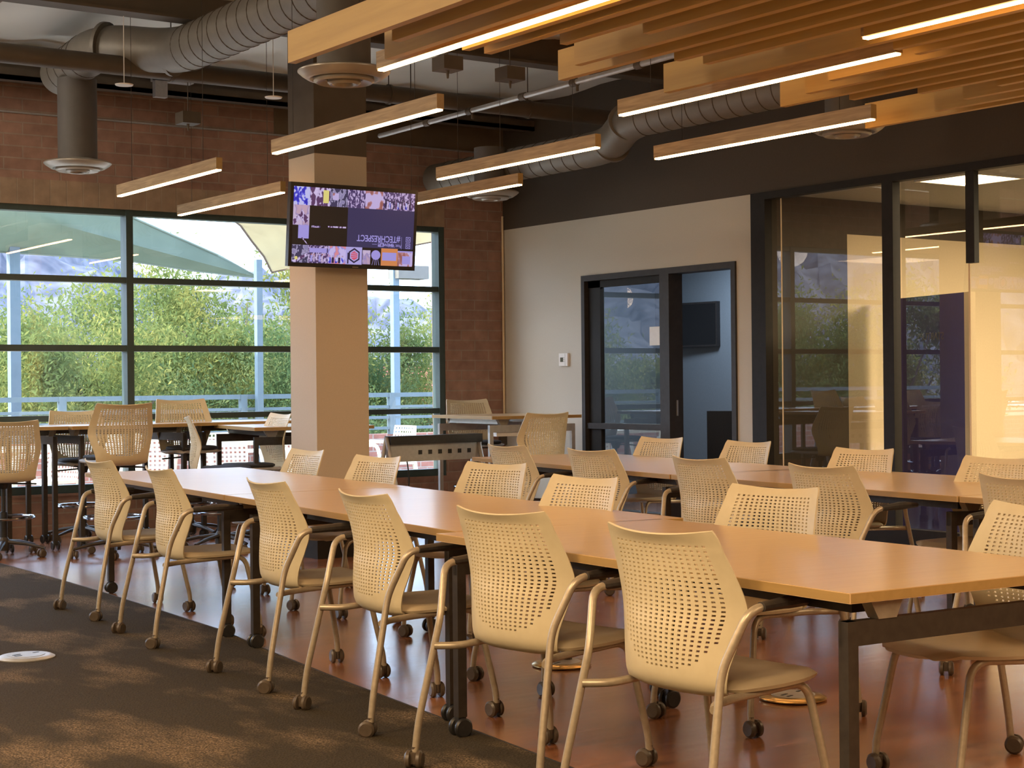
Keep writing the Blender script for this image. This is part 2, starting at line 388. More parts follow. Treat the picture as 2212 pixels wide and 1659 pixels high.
# rooms behind the right wall
rm = MB()
rm.box(11.62, 11.7, 10.3, 14.0, 0, 2.7).box(XR+.12, 11.7, 10.30, 10.36, 0, 2.7).box(XR+.12, 11.7, 13.9, 14.0, 0, 2.7)
struct('wall_meeting_room', rm, blue_wall)
struct('ceiling', MB().box(XR+.12, 11.7, 10.3, 14, 2.7, 2.76), off_ceil)
ofw = MB().box(10.63, 16, 10.1, 10.2, 0, 2.56)
struct('wall_office', ofw, cream_wall)
struct('wall_office', MB().box(XR+.12, 10.63, 10.1, 10.2, 0, 2.86).box(10.63, 16, 10.1, 10.2, 2.56, 2.86).box(15.9, 16, -5, 10.1, 0, 2.86), wall_dark)
struct('ceiling', MB().box(XR+.12, 16, -5, 10.2, 2.86, 2.9), off_ceil)
struct('floor', MB().box(XR+.14, 15.9, -4.9, 10.1, 0, .008), off_floor)
for k, (x, y) in enumerate(((10.02, 8.2), (11.9, 8.2), (11.0, 5.8), (11.0, 3.0))):
    t = thing('ceiling_light', ['square lit ceiling panel nearest the glass in the office', 'square lit ceiling panel deep inside the office', 'lit office ceiling panel beyond the dark mullion', 'lit office ceiling panel at the near end of the glass room'][k], 'light', (x, y, 2.86), 0, 'office ceiling panels')
    w_ = .6
    MB().box(0, w_, 0, .03, -.02, 0).box(0, w_, w_-.03, w_, -.02, 0).box(0, .03, .03, w_-.03, -.02, 0).box(w_-.03, w_, .03, w_-.03, -.02, 0).obj('frame', white_plastic, t)
    MB().box(.03, w_-.03, .03, w_-.03, -.012, 0).obj('diffuser', panel_m, t)
# purple partition, diagonal
a = Vector((10.92, 9.94)); b = Vector((10.58, 8.785))
dirv = (a-b).normalized(); nrm = Vector((-dirv.y, dirv.x))*.06
nrm = nrm if nrm.x < 0 else -nrm
t = thing('purple_partition', 'purple partition wall standing inside the glass office', 'partition', (a.x, a.y, 0))
pm = MB().prism([(0, 0), tuple(b-a), tuple(b-a+(-nrm)), tuple(-nrm)], .008, 1.985)
pm.obj('panel', purple_m, t)
e0 = b-a; e1 = e0-dirv*.07
MB().prism([tuple(e0), tuple(e1), tuple(e1-nrm), tuple(e0-nrm)], .008, 1.985).obj('end_trim', cream_wall, t)
BOLD = 0
def text(name, body, size, mtl, parent, M, extrude=.001, align='CENTER'):
    cu = bpy.data.curves.new(name, 'FONT'); cu.body = body; cu.size = size; cu.extrude = extrude; cu.align_x = align; cu.align_y = 'CENTER'; cu.offset = BOLD
    cu.materials.append(mtl); tmp = bpy.data.objects.new('tmp', cu); me = bpy.data.meshes.new_from_object(tmp); bpy.data.objects.remove(tmp)
    me.materials.clear(); me.materials.append(mtl); o = ob(name, me, parent); o.matrix_local = M; return o
faint = mat('faint_lettering', (.13, .09, .15), .6)

# ------------------------------------------------------------------ tables
def table(label, origin, ang, length, depth, group, H=.735, legins=(.08, .08), metal=None, topm=None, short=None):
    """long side along local +y, width along local +x, origin at the near left corner"""
    t = thing('folding_table', label, 'table', (*origin, 0), ang, group)
    mtl = metal or dark_metal
    th = .028
    MB().box(0, depth, 0, length, H-th, H).obj('tabletop', [table_wood], t, bevel=.0035)
    MB().box(-.0012, .0, .003, length-.003, H-th+.002, H-.002).box(depth, depth+.0012, .003, length-.003, H-th+.002, H-.002).box(.003, depth-.003, -.0012, 0, H-th+.002, H-.002).box(.003, depth-.003, length, length+.0012, H-th+.002, H-.002).obj('edge_band', edge_wood, t)
    for x in (.12, depth-.17): MB().box(x, x+.05, .12, length-.12, H-th-.045, H-th).obj('rail', mtl, t)
    for yy in (legins[0], length-legins[1]-.036):
        MB().box(.02, depth-.02, yy+.004, yy+.032, H-.145, H-.08).obj('cross_bar', mtl, t, bevel=.003)
        for x in (.02, depth-.056):
            lg = MB().box(x, x+.036, yy, yy+.036, .075, H-.08).obj('leg', mtl, t, bevel=.004)
            cs = MB()
            for dy in (-.022, .022):
                cs.lathe([(0, -.009), (.030, -.009), (.036, -.004), (.036, .004), (.030, .009), (0, .009)], seg=18, M=Matrix.Translation((x+.018, yy+.018+dy, .037)) @ Matrix.Rotation(pi/2, 4, 'X'))
            cs.box(x+.002, x+.034, yy+.004, yy+.032, .04, .08)
            cs.obj('caster', rubber, lg)
        for x in (.10, depth-.22):
            bk = MB(); bm_ = bk.bm
            pts = [(x, H-th), (x+.12, H-th), (x+.095, H-.08), (x+.03, H-.08)]
            vs = [bm_.verts.new((px, yy+.0, pz)) for px, pz in pts]; vb = [bm_.verts.new((px, yy+.04, pz)) for px, pz in pts]
            bm_.faces.new(vs); bm_.faces.new(vb[::-1])
            for i in range(4): bm_.faces.new((vs[i], vb[i], vb[(i+1) % 4], vs[(i+1) % 4]))
            bk.obj('pivot_bracket', bracket_m, t)
    return t
def tb(p, q, depth, label, group, **kw):
    """p near-left corner, q far-left corner of the camera-side edge"""
    ang = -atan2(q[0]-p[0], q[1]-p[1]); return table(label, p, ang, hypot(q[0]-p[0], q[1]-p[1]), depth, group, **kw)
g1 = 'tables of the front row'; g2 = 'tables of the back row'; g3 = 'high tables by the windows'
tb((3.114, 2.96), (3.215, 5.105), 1.03, 'nearest maple folding table of the front row, its corner pointing at the viewer', g1, legins=(.03, .08))
tb((3.315, 5.125), (3.548, 7.63), 1.03, 'middle maple table of the front row, set slightly back from its neighbour', g1, legins=(.1, .3))
tb((3.55, 7.645), (3.805, 10.28), 1.05, 'farthest table of the front row, its top reflecting the window', g1, legins=(.06, .42))
tb((5.92, 2.72), (6.10, 5.10), 1.22, 'table of the back row at the right edge, mostly hidden by a chair', g2, legins=(.1, .06))
tb((6.10, 5.115), (6.33, 7.44), 1.2, 'middle maple table of the back row, beside the glass office', g2, legins=(.06, .08))
tb((6.33, 7.455), (6.80, 10.28), 1.12, 'farthest table of the back row, before the grey door', g2, legins=(.08, .1))
# high tables; long side along x
def hightable(p, q, depth, label, metal=None, **kw):
    """p left end, q right end of the camera-side edge"""
    L_ = hypot(q[0]-p[0], q[1]-p[1]); ang = atan2(q[1]-p[1], q[0]-p[0])
    # local +y must run along p->q and +x away from the camera: mirror by starting at q
    return table(label, (p[0]-sin(ang)*depth, p[1]+cos(ang)*depth), ang-pi/2, L_, depth, g3, H=.98, metal=metal, **kw)
hightable((4.0, 12.70), (4.56, 12.69), .75, 'high table end behind the leftmost stool')
hightable((4.58, 12.66), (5.70, 12.80), .72, 'high table under the window mullion, between two stools')
hightable((5.72, 12.88), (7.30, 12.94), .70, 'long high table standing close to the window, left of the column')
tC = table('high table just left of the white column, corner towards the viewer', (5.74, 11.78), radians(-10), 1.35, 1.0, g3, H=.957, legins=(.08, .1))
tR = table('high table with silver legs in the brick corner right of the column', (8.03, 11.82), radians(-5), 1.15, .92, g3, H=1.0, metal=grey_metal)
pb = MB().box(.10, .34, .10, .20, .82, .90).obj('power_box', white_plastic, tR)
tag(pb, 'white power box with dangling black cords under the tabletop')
cbm = MB()
for k in range(5):
    cbm.sweep(rounded([(.34, .14, .88-.01*k), (.38+.01*k, .12, .83), (.36+.02*k, .13, .76-.02*k), (.42, .14, .80), (.43, .15, .60-.03*k)], .04), .006, 6)
cbm.obj('cord', rubber, tR)

# folded nesting table
t = thing('folded_table', 'grey folded nesting table with square holes, stored before the small window', 'table', (6.72, 11.35, 0), radians(4))
MB().box(0, .95, .03, .06, .66, .80).obj('modesty_panel', grey_metal, t, bevel=.003)
hl = MB()
for k in range(6): hl.box(.30+.1*k, .335+.1*k, .026, .03, .715, .75)
hl.obj('square_hole', black_matte, t)
MB().box(.01, .94, .0, .09, .80, .87).obj('folded_top', black_matte, t, bevel=.01)
for x in (0, .92):
    MB().sweep([(x, .05, .86), (x, -.22, .04)], .018, 8).obj('leg', grey_metal, t)
    MB().sweep([(x, .05, .86), (x, .30, .04)], .018, 8).obj('leg', grey_metal, t)
MB().sweep(rounded([(.2, .05, .66), (.22, .04, .5), (.18, .06, .3), (.21, .0, .012)], .1), .006, 6).obj('cord', rubber, t)

# ------------------------------------------------------------------ chair shells
def lerp_prof(z, tab):
    n = len(tab); z = min(max(z, tab[0][0]), tab[-1][0])
    for i in range(n-1):
        a, va = tab[i]; b, vb = tab[i+1]
        if a <= z <= b:
            p0, v0_ = tab[max(i-1, 0)]; p3, v3 = tab[min(i+2, n-1)]
            h = b-a; k = (z-a)/h; out = []
            for q in range(4):
                m0 = (vb[q]-v0_[q])/(b-p0)*h; m1 = (v3[q]-va[q])/(p3-a)*h
                out.append((2*k**3-3*k*k+1)*va[q]+(k**3-2*k*k+k)*m0+(-2*k**3+3*k*k)*vb[q]+(k**3-k*k)*m1)
            return out
# v from 0 (bottom) to 1 (top): z, x centre, x edge, half width
PROF = [(0.0, (.415, .235, .235, .150)), (.055, (.408, .185, .205, .182)), (.13, (.435, .145, .185, .197)), (.24, (.49, .130, .185, .207)), (.42, (.58, .130, .205, .232)),
        (.58, (.655, .138, .215, .250)), (.78, (.755, .128, .180, .236)), (.94, (.832, .108, .142, .221)), (1.0, (.861, .086, .122, .217))]
def back_shell(holes=True, nc=17, nr=28):
    bm = bmesh.new()
    us = []
    u0, u1 = -.82, .82; cw = (u1-u0)/(nc); hole = .47
    us = [-1, -.93] if holes else []
    if holes:
        for k in range(nc):
            a = u0+cw*k; us += [a+cw*(1-hole)/2, a+cw*(1+hole)/2]
        us += [.93, 1]
        v0, v1 = .215, .945; ch = (v1-v0)/nr
        vs = [0, .04, .08, .12, .16, .19]
        for k in range(nr):
            a = v0+ch*k; vs += [a+ch*.265, a+ch*.735]
        vs += [.962, .982, 1]
    else:
        us = [-1+2*k/14 for k in range(15)]; vs = [k/18 for k in range(19)]
    def P(u, v):
        z, xc, xe, hw = lerp_prof(v, PROF)
        au = abs(u); x = xc+(xe-xc)*au**2.3
        if v > .9: z += .016*au**2*(v-.9)/.1; x -= .0
        if v < .1: z += .010*au**3
        y = hw*u
        rc = max(0, v-.955)/.045
        if rc > 0: y *= 1-.035*rc*rc
        return (x, y, z)
    V = [[bm.verts.new(P(u, v)) for v in vs] for u in us]
    for i in range(len(us)-1):
        for j in range(len(vs)-1):
            if holes and 2 <= i < len(us)-2 and i % 2 == 0 and 6 <= j < len(vs)-3 and j % 2 == 0:
                c_, r_ = (i-2)//2, (j-6)//2
                uc = abs((us[i]+us[i+1])/2); vc = (vs[j]+vs[j+1])/2
                lim = .84 if vc > .50 else .84*max(0, 1-((.50-vc)/.30)**2.2)**.5
                if uc < lim: continue
            f = bm.faces.new((V[i][j], V[i+1][j], V[i+1][j+1], V[i][j+1])); f.smooth = True
    bmesh.ops.recalc_face_normals(bm, faces=bm.faces)
    bmesh.ops.solidify(bm, geom=bm.faces[:], thickness=.0065)
    lonely = [v for v in bm.verts if not v.link_faces]
    bmesh.ops.delete(bm, geom=lonely, context='VERTS')
    bmesh.ops.recalc_face_normals(bm, faces=bm.faces)
    for e in bm.edges:
        e.smooth = len(e.link_faces) == 2 and e.calc_face_angle(0) < radians(50)
    me = bpy.data.meshes.new('backrest'); bm.to_mesh(me); bm.free(); me.materials.append(plastic); return me
def seat_shell(mtl, x0=.185, x1=.625, zs=.452):
    bm = bmesh.new(); nu, nv = 18, 20
    def P(u, v):
        # squircle mapping keeps corners round
        x = x0+(x1-x0)*v
        hw = .205+.035*sin(pi*min(1, v*1.1))
        if v > .8: hw *= (1-((v-.8)/.2)**2.6*.30)
        if v < .12: hw *= (1-((.12-v)/.12)**2*.18)
        y = hw*u; au = abs(u)
        xx = x - .030*au**3*max(0, v-.6)/.4
        z = zs-.010-.010*(1-au**2)*sin(pi*v)+.016*au**2*(1-v) - .028*max(0, au-.82)/.18*(.35+.65*(1-v)) - .022*max(0, v-.85)/.15 + .012*v
        return (xx, y, z)
    V = [[bm.verts.new(P(-1+2*i/nu, j/nv)) for j in range(nv+1)] for i in range(nu+1)]
    for i in range(nu):
        for j in range(nv):
            f = bm.faces.new((V[i][j], V[i+1][j], V[i+1][j+1], V[i][j+1])); f.smooth = True
    bmesh.ops.recalc_face_normals(bm, faces=bm.faces)
    if bm.faces[0].normal.z < 0: bmesh.ops.reverse_faces(bm, faces=bm.faces)
    bmesh.ops.solidify(bm, geom=bm.faces[:], thickness=.011)
    bmesh.ops.recalc_face_normals(bm, faces=bm.faces)
    for e in bm.edges: e.smooth = len(e.link_faces) == 2 and e.calc_face_angle(0) < radians(50)
    me = bpy.data.meshes.new('seat'); bm.to_mesh(me); bm.free(); me.materials.append(mtl); return me
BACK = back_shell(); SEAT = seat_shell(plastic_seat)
def caster_mesh(r=.031):
    c = MB()
    for dy in (-.018, .018):
        c.lathe([(0, -.011), (r*.75, -.012), (r, -.005), (r, .006), (r*.8, .009), (0, .009)], seg=20, M=Matrix.Translation((-.012, dy, r)) @ Matrix.Rotation(pi/2 if dy > 0 else -pi/2, 4, 'X'), mi=0)
    c.lathe([(0, 0), (.0115, 0), (.0115, .05), (0, .05)], (0, 0, .022), 12)
    c.box(-.026, .006, -.011, .011, .018, .056)
    return c.mesh('caster', [caster_brown])
CAST = caster_mesh()
def chair(label, group):
    t = thing('meeting_chair', label, 'chair', group=group)
    b = ob('backrest', BACK, t)
    s = ob('seat', SEAT, t)
    for sy in (-1, 1):
        p = [(0, .300*sy, .055), (.012, .297*sy, .15), (.090, .268*sy, .505), (.150, .316*sy, .668), (.235, .322*sy, .676)]
        o = MB().sweep(rounded(p, .045), .0125, 12).obj('rear_leg', tube, t)
        c = ob('caster', CAST, o); c.location = (0, .300*sy, 0); c.rotation_euler = (0, 0, random.uniform(-2, 2))
        pad = MB().sweep(rounded([(.19, .322*sy, .674), (.33, .322*sy, .680), (.45, .312*sy, .676)], .05), [.014, .017, .019, .019, .019, .018, .016, .012][:8], 10, sx=1.0, sy=1.25).obj('armrest', black_pad, t)
        p = [(.062, .268*sy, .405), (.12, .215*sy, .405), (.20, .205*sy, .410), (.50, .205*sy, .423), (.565, .235*sy, .10), (.567, .238*sy, .055)]
        o = MB().sweep(rounded(p, .065, 6), .0125, 12).obj('front_leg', tube, t)
        c = ob('caster', CAST, o); c.location = (.567, .238*sy, 0); c.rotation_euler = (0, 0, random.uniform(-2, 2))
    MB().sweep([(.30, -.205, .415), (.30, .205, .415)], .011, 10).box(.24, .36, -.07, .07, .40, .425).obj('cross_bar', tube, t)
    return t
GC = {'f': 'cream chairs along the near side of the front row', 'm': 'cream chairs along the far side of the front row', 'b': 'cream chairs along the near side of the back row', 'g': 'cream chairs along the far side of the back row'}
base = chair('cream perforated armchair with its back to the viewer, nearest of the front row', GC['f'])
used = [0]
def put(x, y, deg, label, g):
    if not used[0]:
        used[0] = 1; base.location = (x, y, 0); base.rotation_euler = (0, 0, radians(deg)); base['label'] = label; base['group'] = GC[g]; return base
    return copy_thing(base, (x, y, 0), radians(deg), label, GC[g])
FRONT = [(2.862, 3.553, 3.5, 'nearest and largest cream chair, back to the viewer, at the near table corner'),
 (2.907, 4.399, 7.8, 'second nearest cream chair of the front row, beside the step between two tabletops'),
 (3.008, 5.502, -3.9, 'third cream chair of the front row counted from the right, window light in its holes'),
 (3.089, 6.492, -3.7, 'fourth cream chair of the front row counted from the right'),
 (3.181, 7.89, -5.4, 'second cream chair from the left end of the front row, feet on the carpet edge'),
 (3.283, 8.99, -0.6, 'leftmost cream chair of the front row, before the left end of the table')]
for x, y, a_, l in FRONT: put(x, y, a_, l, 'f')
MID = [(5.086, 9.428, 181.3, 'cream chair facing the viewer, left of the white column behind the front table'),
 (4.917, 8.254, 186.7, 'cream chair facing the viewer, just right of the white column behind the front table'),
 (4.927, 7.066, 191.6, 'cream chair facing the viewer, third from the left behind the front row of tables'),
 (4.502, 5.739, 184.3, 'cream chair facing the viewer, fourth from the left behind the front row of tables'),
 (4.616, 4.684, 187.6, 'broad-looking cream chair facing the viewer, at the middle of the nearest table'),
 (4.53, 3.36, 164, 'cream chair facing the viewer at the right edge, seat seen under the nearest table')]
for x, y, a_, l in MID: put(x, y, a_, l, 'm')
BK = [(6.158, 9.075, 1.2, 'cream chair with its back turned, at the left end of the back row'),
 (6.112, 8.078, 5.6, 'cream chair with its back turned, second from the left in the back row'),
 (5.825, 6.757, 0.7, 'cream chair with its back turned, third from the left in the back row'),
 (5.687, 5.704, 1.7, 'cream chair with its back turned, fourth from the left in the back row'),
 (5.62, 4.48, 0, 'cream chair with its back turned, cut off by the right edge at the back table')]
for x, y, a_, l in BK: put(x, y, a_, l, 'b')
FR = [(8.033, 9.416, 185.9, 'cream chair facing the viewer before the grey door'),
 (7.916, 8.34, 180.7, 'cream chair facing the viewer before the white wall strip beside the glass office'),
 (7.515, 6.915, 185.7, 'cream chair facing the viewer before the first office glass pane'),
 (7.153, 5.625, 182.5, 'cream chair facing the viewer before the purple partition, near the right edge')]
for x, y, a_, l in FR: put(x, y, a_, l, 'g')

# ------------------------------------------------------------------ stools
def stool(label, x, y, deg, zs, cushion=True):
    t = thing('drafting_stool', label, 'stool', (x, y, 0), radians(deg), 'tall wheeled stools at the high tables')
    dz = zs-.45; dx = -.36
    b = ob('backrest', BACK, t); b.location = (dx, 0, dz)
    s = ob('seat', SEAT_G, t); s.location = (dx, 0, dz)
    if cushion:
        c = ob('cushion', CUSH, t); c.location = (dx, 0, dz)
    MB().lathe([(0, .10), (.028, .10), (.028, zs*.55), (.016, zs*.55+.005), (.016, zs-.06), (0, zs-.06)], seg=16).obj('gas_column', rubber, t)
    MB().lathe([(0, zs-.10), (.035, zs-.10), (.05, zs-.05), (.05, zs-.03), (0, zs-.03)], seg=16).box(-.13, .10, -.10, .10, zs-.045, zs-.022).sweep([(.02, 0, zs-.06), (.05, -.26, zs-.075)], .007, 8).obj('tilt_mechanism', rubber, t)
    rz = .30
    ring = [(.225*cos(2*pi*k/32), .225*sin(2*pi*k/32), rz) for k in range(32)]
    q = MB().sweep(ring, .0115, 8, closed=True)
    for k in range(4): q.sweep([(.03*cos(pi/2*k), .03*sin(pi/2*k), rz-.02), (.22*cos(pi/2*k), .22*sin(pi/2*k), rz)], .007, 6)
    q.obj('foot_ring', chrome, t)
    MB().lathe([(0, .05), (.045, .05), (.05, .12), (.03, .15), (0, .15)], seg=16).obj('base_hub', dark_metal, t)
    for k in range(5):
        a_ = 2*pi*k/5+.3
        o = MB().sweep([(.03*cos(a_), .03*sin(a_), .115), (.18*cos(a_), .18*sin(a_), .10), (.33*cos(a_), .33*sin(a_), .068)], [.024, .019, .014], 8, sx=.75).obj('base_arm', dark_metal, t)
        c = ob('caster', CAST, o); c.location = (.315*cos(a_), .315*sin(a_), 0); c.rotation_euler = (0, 0, a_+1)
    return t
SEAT_G = seat_shell(stool_seat_m)
cu = MB(); bmc = cu.bm
for k in range(1):
    pr = []
    n_ = 28
    rows_ = [(.0, .93), (.010, 1.0), (.022, 1.0), (.030, .93), (.033, .6)]
    rg = []
    for h, s_ in rows_:
        rg.append([bmc.verts.new((.405+.19*s_*math.copysign(abs(cos(2*pi*i/n_))**.6, cos(2*pi*i/n_)), .20*s_*math.copysign(abs(sin(2*pi*i/n_))**.6, sin(2*pi*i/n_)), .447+h)) for i in range(n_)])
    for A_, B_ in zip(rg, rg[1:]):
        for i in range(n_):
            f_ = bmc.faces.new((A_[i], A_[(i+1) % n_], B_[(i+1) % n_], B_[i])); f_.smooth = True
    bmc.faces.new(rg[0][::-1]); bmc.faces.new(rg[-1])
CUSH = cu.mesh('cushion', [cushion_m])
ST = [(3.98, 12.5, 84, 0.62, 'wheeled stool at the left edge with its back turned, nearest of the stools'),
 (4.66, 11.98, 88, 0.742, 'tall cream stool with its back turned, beside the window mullion'),
 (4.92, 13.35, 264, 0.67, 'stool facing the viewer behind the high table, low back just above the tabletop'),
 (5.74, 13.02, 265, 0.755, 'stool facing the viewer with its back against the window, left of the pole'),
 (3.98, 13.35, 270, 0.74, 'stool facing the viewer, cut off by the left edge of the picture'),
 (5.50, 11.9, -24, 0.63, 'stool turned sideways at the left end of the table beside the column'),
 (5.83, 11.99, 176, 0.64, 'stool seen from the side with black cushion, its grey back beside the column'),
 (8.8, 13.22, 260, 0.712, 'stool facing the viewer in the brick corner behind the silver-legged table'),
 (7.96, 11.15, 91, 0.62, 'stool with its back turned before the white wall, at the silver-legged table')]
for x, y, a_, z, l in ST: stool(l, x, y, a_, z)

# ------------------------------------------------------------------ ceiling baffles and lights
ZB = 2.70
ends = [6.48, 5.84, 6.18, 5.84, 5.85, 5.52, 5.17, 5.85, 6.18, 5.53, 5.52, 4.72, 6.17, 4.84, 4.86, 5.51, 5.82, 6.17, 5.83, 5.52, 5.17, 5.51, 5.84, 6.45]
xs = [3.355, 3.505, 3.67, 3.85, 3.97, 4.13, 4.29, 4.455, 4.61, 4.765, 4.925, 5.095, 5.245, 5.405, 5.56, 5.70, 5.86, 6.03, 6.18, 6.335, 6.50, 6.66, 6.83, 6.96]
order = ['first', 'second', 'third', 'fourth', 'fifth', 'sixth', 'seventh', 'eighth', 'ninth', 'tenth', 'eleventh', 'twelfth', 'thirteenth', 'fourteenth', 'fifteenth', 'sixteenth', 'seventeenth', 'eighteenth', 'nineteenth', 'twentieth', 'twenty-first', 'twenty-second', 'twenty-third', 'twenty-fourth']
for k, (x, ye) in enumerate(zip(xs, ends)):
    lb = 'wooden ceiling baffle, %s from the left of the slatted field' % order[k]
    if k == 0: lb = 'leftmost wooden ceiling baffle, reaching past the dark round vent'
    if k == 23: lb = 'rightmost wooden ceiling baffle, lowest in view over the glass office'
    t = thing('ceiling_baffle', lb, 'baffle', (x, ye, ZB), 0, 'parallel wooden ceiling baffles')
    MB().box(-.019, .019, -8.5, 0, 0, .14).obj('board', baffle_wood, t, bevel=.002)
    wr = MB()
    for yy in (-.6, -2.6, -4.6): wr.sweep([(0, yy, .14), (0, yy, ZC-ZB-.05)], .0018, 5)
    wr.obj('hanging_wire', dark_metal, t)
def fixture(x, y0, y1, label, x_1=None, z=2.70, grp='wood-cased linear pendant lights'):
    x_1 = x if x_1 is None else x_1
    L_ = hypot(y1-y0, x_1-x); ang = atan2(x-x_1, y1-y0)
    t = thing('linear_pendant_light', label, 'light', (x, y0, z), ang, grp)
    MB().box(-.021, .021, 0, L_, .004, .082).obj('wood_casing', fixture_wood, t, bevel=.0015)
    MB().box(-.0165, .0165, .004, L_-.004, -.005, .006).obj('led_strip', led_m, t)
    MB().box(-.0215, .0215, -.0015, .0, .004, .082).obj('end_cap', edge_wood, t)
    MB().box(-.0215, .0215, L_, L_+.0015, .004, .082).obj('end_cap', edge_wood, t)
    wr = MB()
    for yy in (.25, L_-.25): wr.sweep([(0, yy, .082), (0, yy, ZC-z-.06)], .0018, 5)
    wr.obj('hanging_wire', dark_metal, t)
    return t
FX = [(3.765, 4.42, 6.41, 'linear light glowing at top centre, beside the left baffles'),
 (4.56, 7.16, 9.05, 'linear light crossing before the dark top of the column'),
 (5.478, 4.89, 6.82, 'long linear light running out from under the slatted ceiling field'),
 (6.735, 6.196, 8.03, 'linear light nearest the dark upper wall, ending at the last baffle'),
 (6.10, 7.816, 9.61, 'linear light right of the column, hanging before the spiral duct'),
 (6.76, 9.563, 11.30, 'linear light passing behind the television, above the brick corner'),
 (4.592, 9.908, 11.65, 'leftmost linear light, hanging before the brick wall'),
 (5.525, 10.83, 12.70, 'lowest linear light, just above the window head'),
 (5.115, 2.85, 4.75, 'linear light leaving the picture at its upper right corner')]
for x, y0, y1, l in FX: fixture(x, y0, y1, l)

# ------------------------------------------------------------------ overhead services
def diffuser(x, y, z, top, label, r=.26):
    t = thing('round_ceiling_diffuser', label, 'vent', (x, y, z), 0, 'round air diffusers')
    MB().lathe([(r*.56, .075), (r*.60, .07), (r*.92, .055), (r, .045), (r, .038), (r*.93, .022), (r*.80, .0), (r*.74, .0), (r*.66, .03), (r*.60, .05)], seg=40).obj('outer_cone', diff_m, t)
    MB().lathe([(r*.62, .035), (r*.66, -.012), (r*.60, -.022), (r*.42, .0), (r*.36, .04)], seg=40).obj('middle_cone', diff_m, t)
    MB().lathe([(0, .03), (r*.34, .02), (r*.36, -.02), (r*.31, -.033), (r*.26, -.03), (r*.22, -.012), (0, -.012)], seg=32).obj('centre_cone', diff_m, t)
    MB().lathe([(r*.58, .07), (r*.58, top-z)], seg=36).obj('neck_duct', neck_m, t)
diffuser(4.52, 8.10, 3.00, 4.10, 'large round diffuser hanging in front of the dark upper column')
diffuser(4.59, 12.50, 3.00, 3.70, 'pale round diffuser on a dark duct before the brick wall at left')
diffuser(8.50, 12.50, 3.00, 3.45, 'round diffuser behind the television, over the brick corner')
diffuser(8.45, 8.02, 3.00, 3.5, 'dim round diffuser over the wooden light beside the dark wall')
def duct(name, label, pts, r, step=.16):
    t = thing(name, label, 'duct', (0, 0, 0))
    P = rounded(pts, .30, 7)
    MB().sweep(P, r, 30).obj('duct_body', duct_m, t)
    # spiral seams
    P = [Vector(p) for p in pts]
    for a, b in zip(P, P[1:]):
        sm = MB()
        L_ = (b-a).length; d_ = (b-a).normalized(); s_ = .30
        if L_ < .8: 
            continue
        u1 = d_.cross(Vector((0, 0, 1))).normalized(); u2 = u1.cross(d_)
        while s_ < L_-.2:
            ring = [a+d_*(s_+step*.5*k/24)+u1*(r+.001)*cos(2*pi*k/24)+u2*(r+.001)*sin(2*pi*k/24) for k in range(24)]
            sm.sweep(ring, .004, 5, closed=True); s_ += step
        sm.obj('seam', steel_dark, t)
    # elbow collars
    for p, q in ((P[1], P[2]), (P[2], P[1])):
        d_ = (q-p).normalized(); MB().sweep([p+d_*.02, p+d_*.05], r+.012, 28).obj('elbow_collar', duct_m, t)
    st = MB()
    for p in (P[0]*.4+P[1]*.6, P[0]*.75+P[1]*.25):
        st.sweep([p+Vector((0, 0, r)), Vector((p.x, p.y, ZC-.03))], .006, 6)
    st.obj('hanger_rod', steel_dark, t)
    return t
duct('spiral_duct', 'big round spiral duct at top left, bending above the pipe', [(4.86, 5.0, 3.75), (4.94, 11.35, 3.75), (4.56, 11.9, 3.86), (4.60, 12.9, 3.80)], .165)
duct('spiral_duct', 'round spiral duct at right, passing behind two wooden lights', [(8.50, 5.0, 3.44), (8.55, 10.55, 3.44), (8.72, 11.0, 3.30), (8.66, 13.7, 3.30)], .15)
# big cross pipe
t = thing('main_pipe', 'thick dark pipe running across under the ceiling deck', 'pipe')
MB().sweep([(-4.9, 11.62, 3.665), (9.55, 11.62, 3.665)], .072, 20).obj('pipe_body', steel_dark, t)
for x in (3.2, 5.0, 6.9, 8.3):
    MB().sweep([(x, 11.62, 3.73), (x, 11.62, ZC-.03)], .005, 6).sweep([(x-.012, 11.62, 3.665), (x+.012, 11.62, 3.665)], .082, 18).obj('pipe_hanger', steel_dark, t)
t = thing('sprinkler_pipe', 'thin pale pipe climbing towards the viewer over the middle lights', 'pipe')
MB().sweep([(7.62, 13.0, 3.56), (7.48, 8.2, 3.56), (7.3, 3.0, 3.56)], .022, 12).obj('pipe_body', grey_metal, t)
fm = MB()
for y in (12.1, 11.4, 10.6, 9.9, 9.1, 8.5, 7.6):
    x = 7.62-(13-y)*.028; fm.sweep([(x, y, 3.56), (x, y+.07, 3.56)], .031, 12)
    if y in (11.4, 9.9, 8.5): fm.sweep([(x, y, 3.56), (x, y, 3.49)], .012, 8)
fm.obj('fitting', steel_dark, t)
MB().sweep([(7.59, 12.4, 3.56), (7.59, 12.4, ZC-.03)], .005, 6).sweep([(7.51, 9.4, 3.56), (7.51, 9.4, ZC-.03)], .005, 6).obj('hanger_rod', steel_dark, t)
t = thing('sprinkler_pipe', 'pipe with a thick riser in the upper left corner', 'pipe')
MB().sweep([(3.67, 13.2, 3.98), (3.60, 11.7, 3.98), (3.5, 6.0, 3.98)], .04, 12).obj('pipe_body', duct_m, t)
MB().sweep([(3.60, 11.62, 3.70), (3.60, 11.62, 3.98)], .05, 14).sweep([(3.6, 11.56, 3.98), (3.6, 11.68, 3.98)], .065, 14).obj('riser', steel_dark, t)
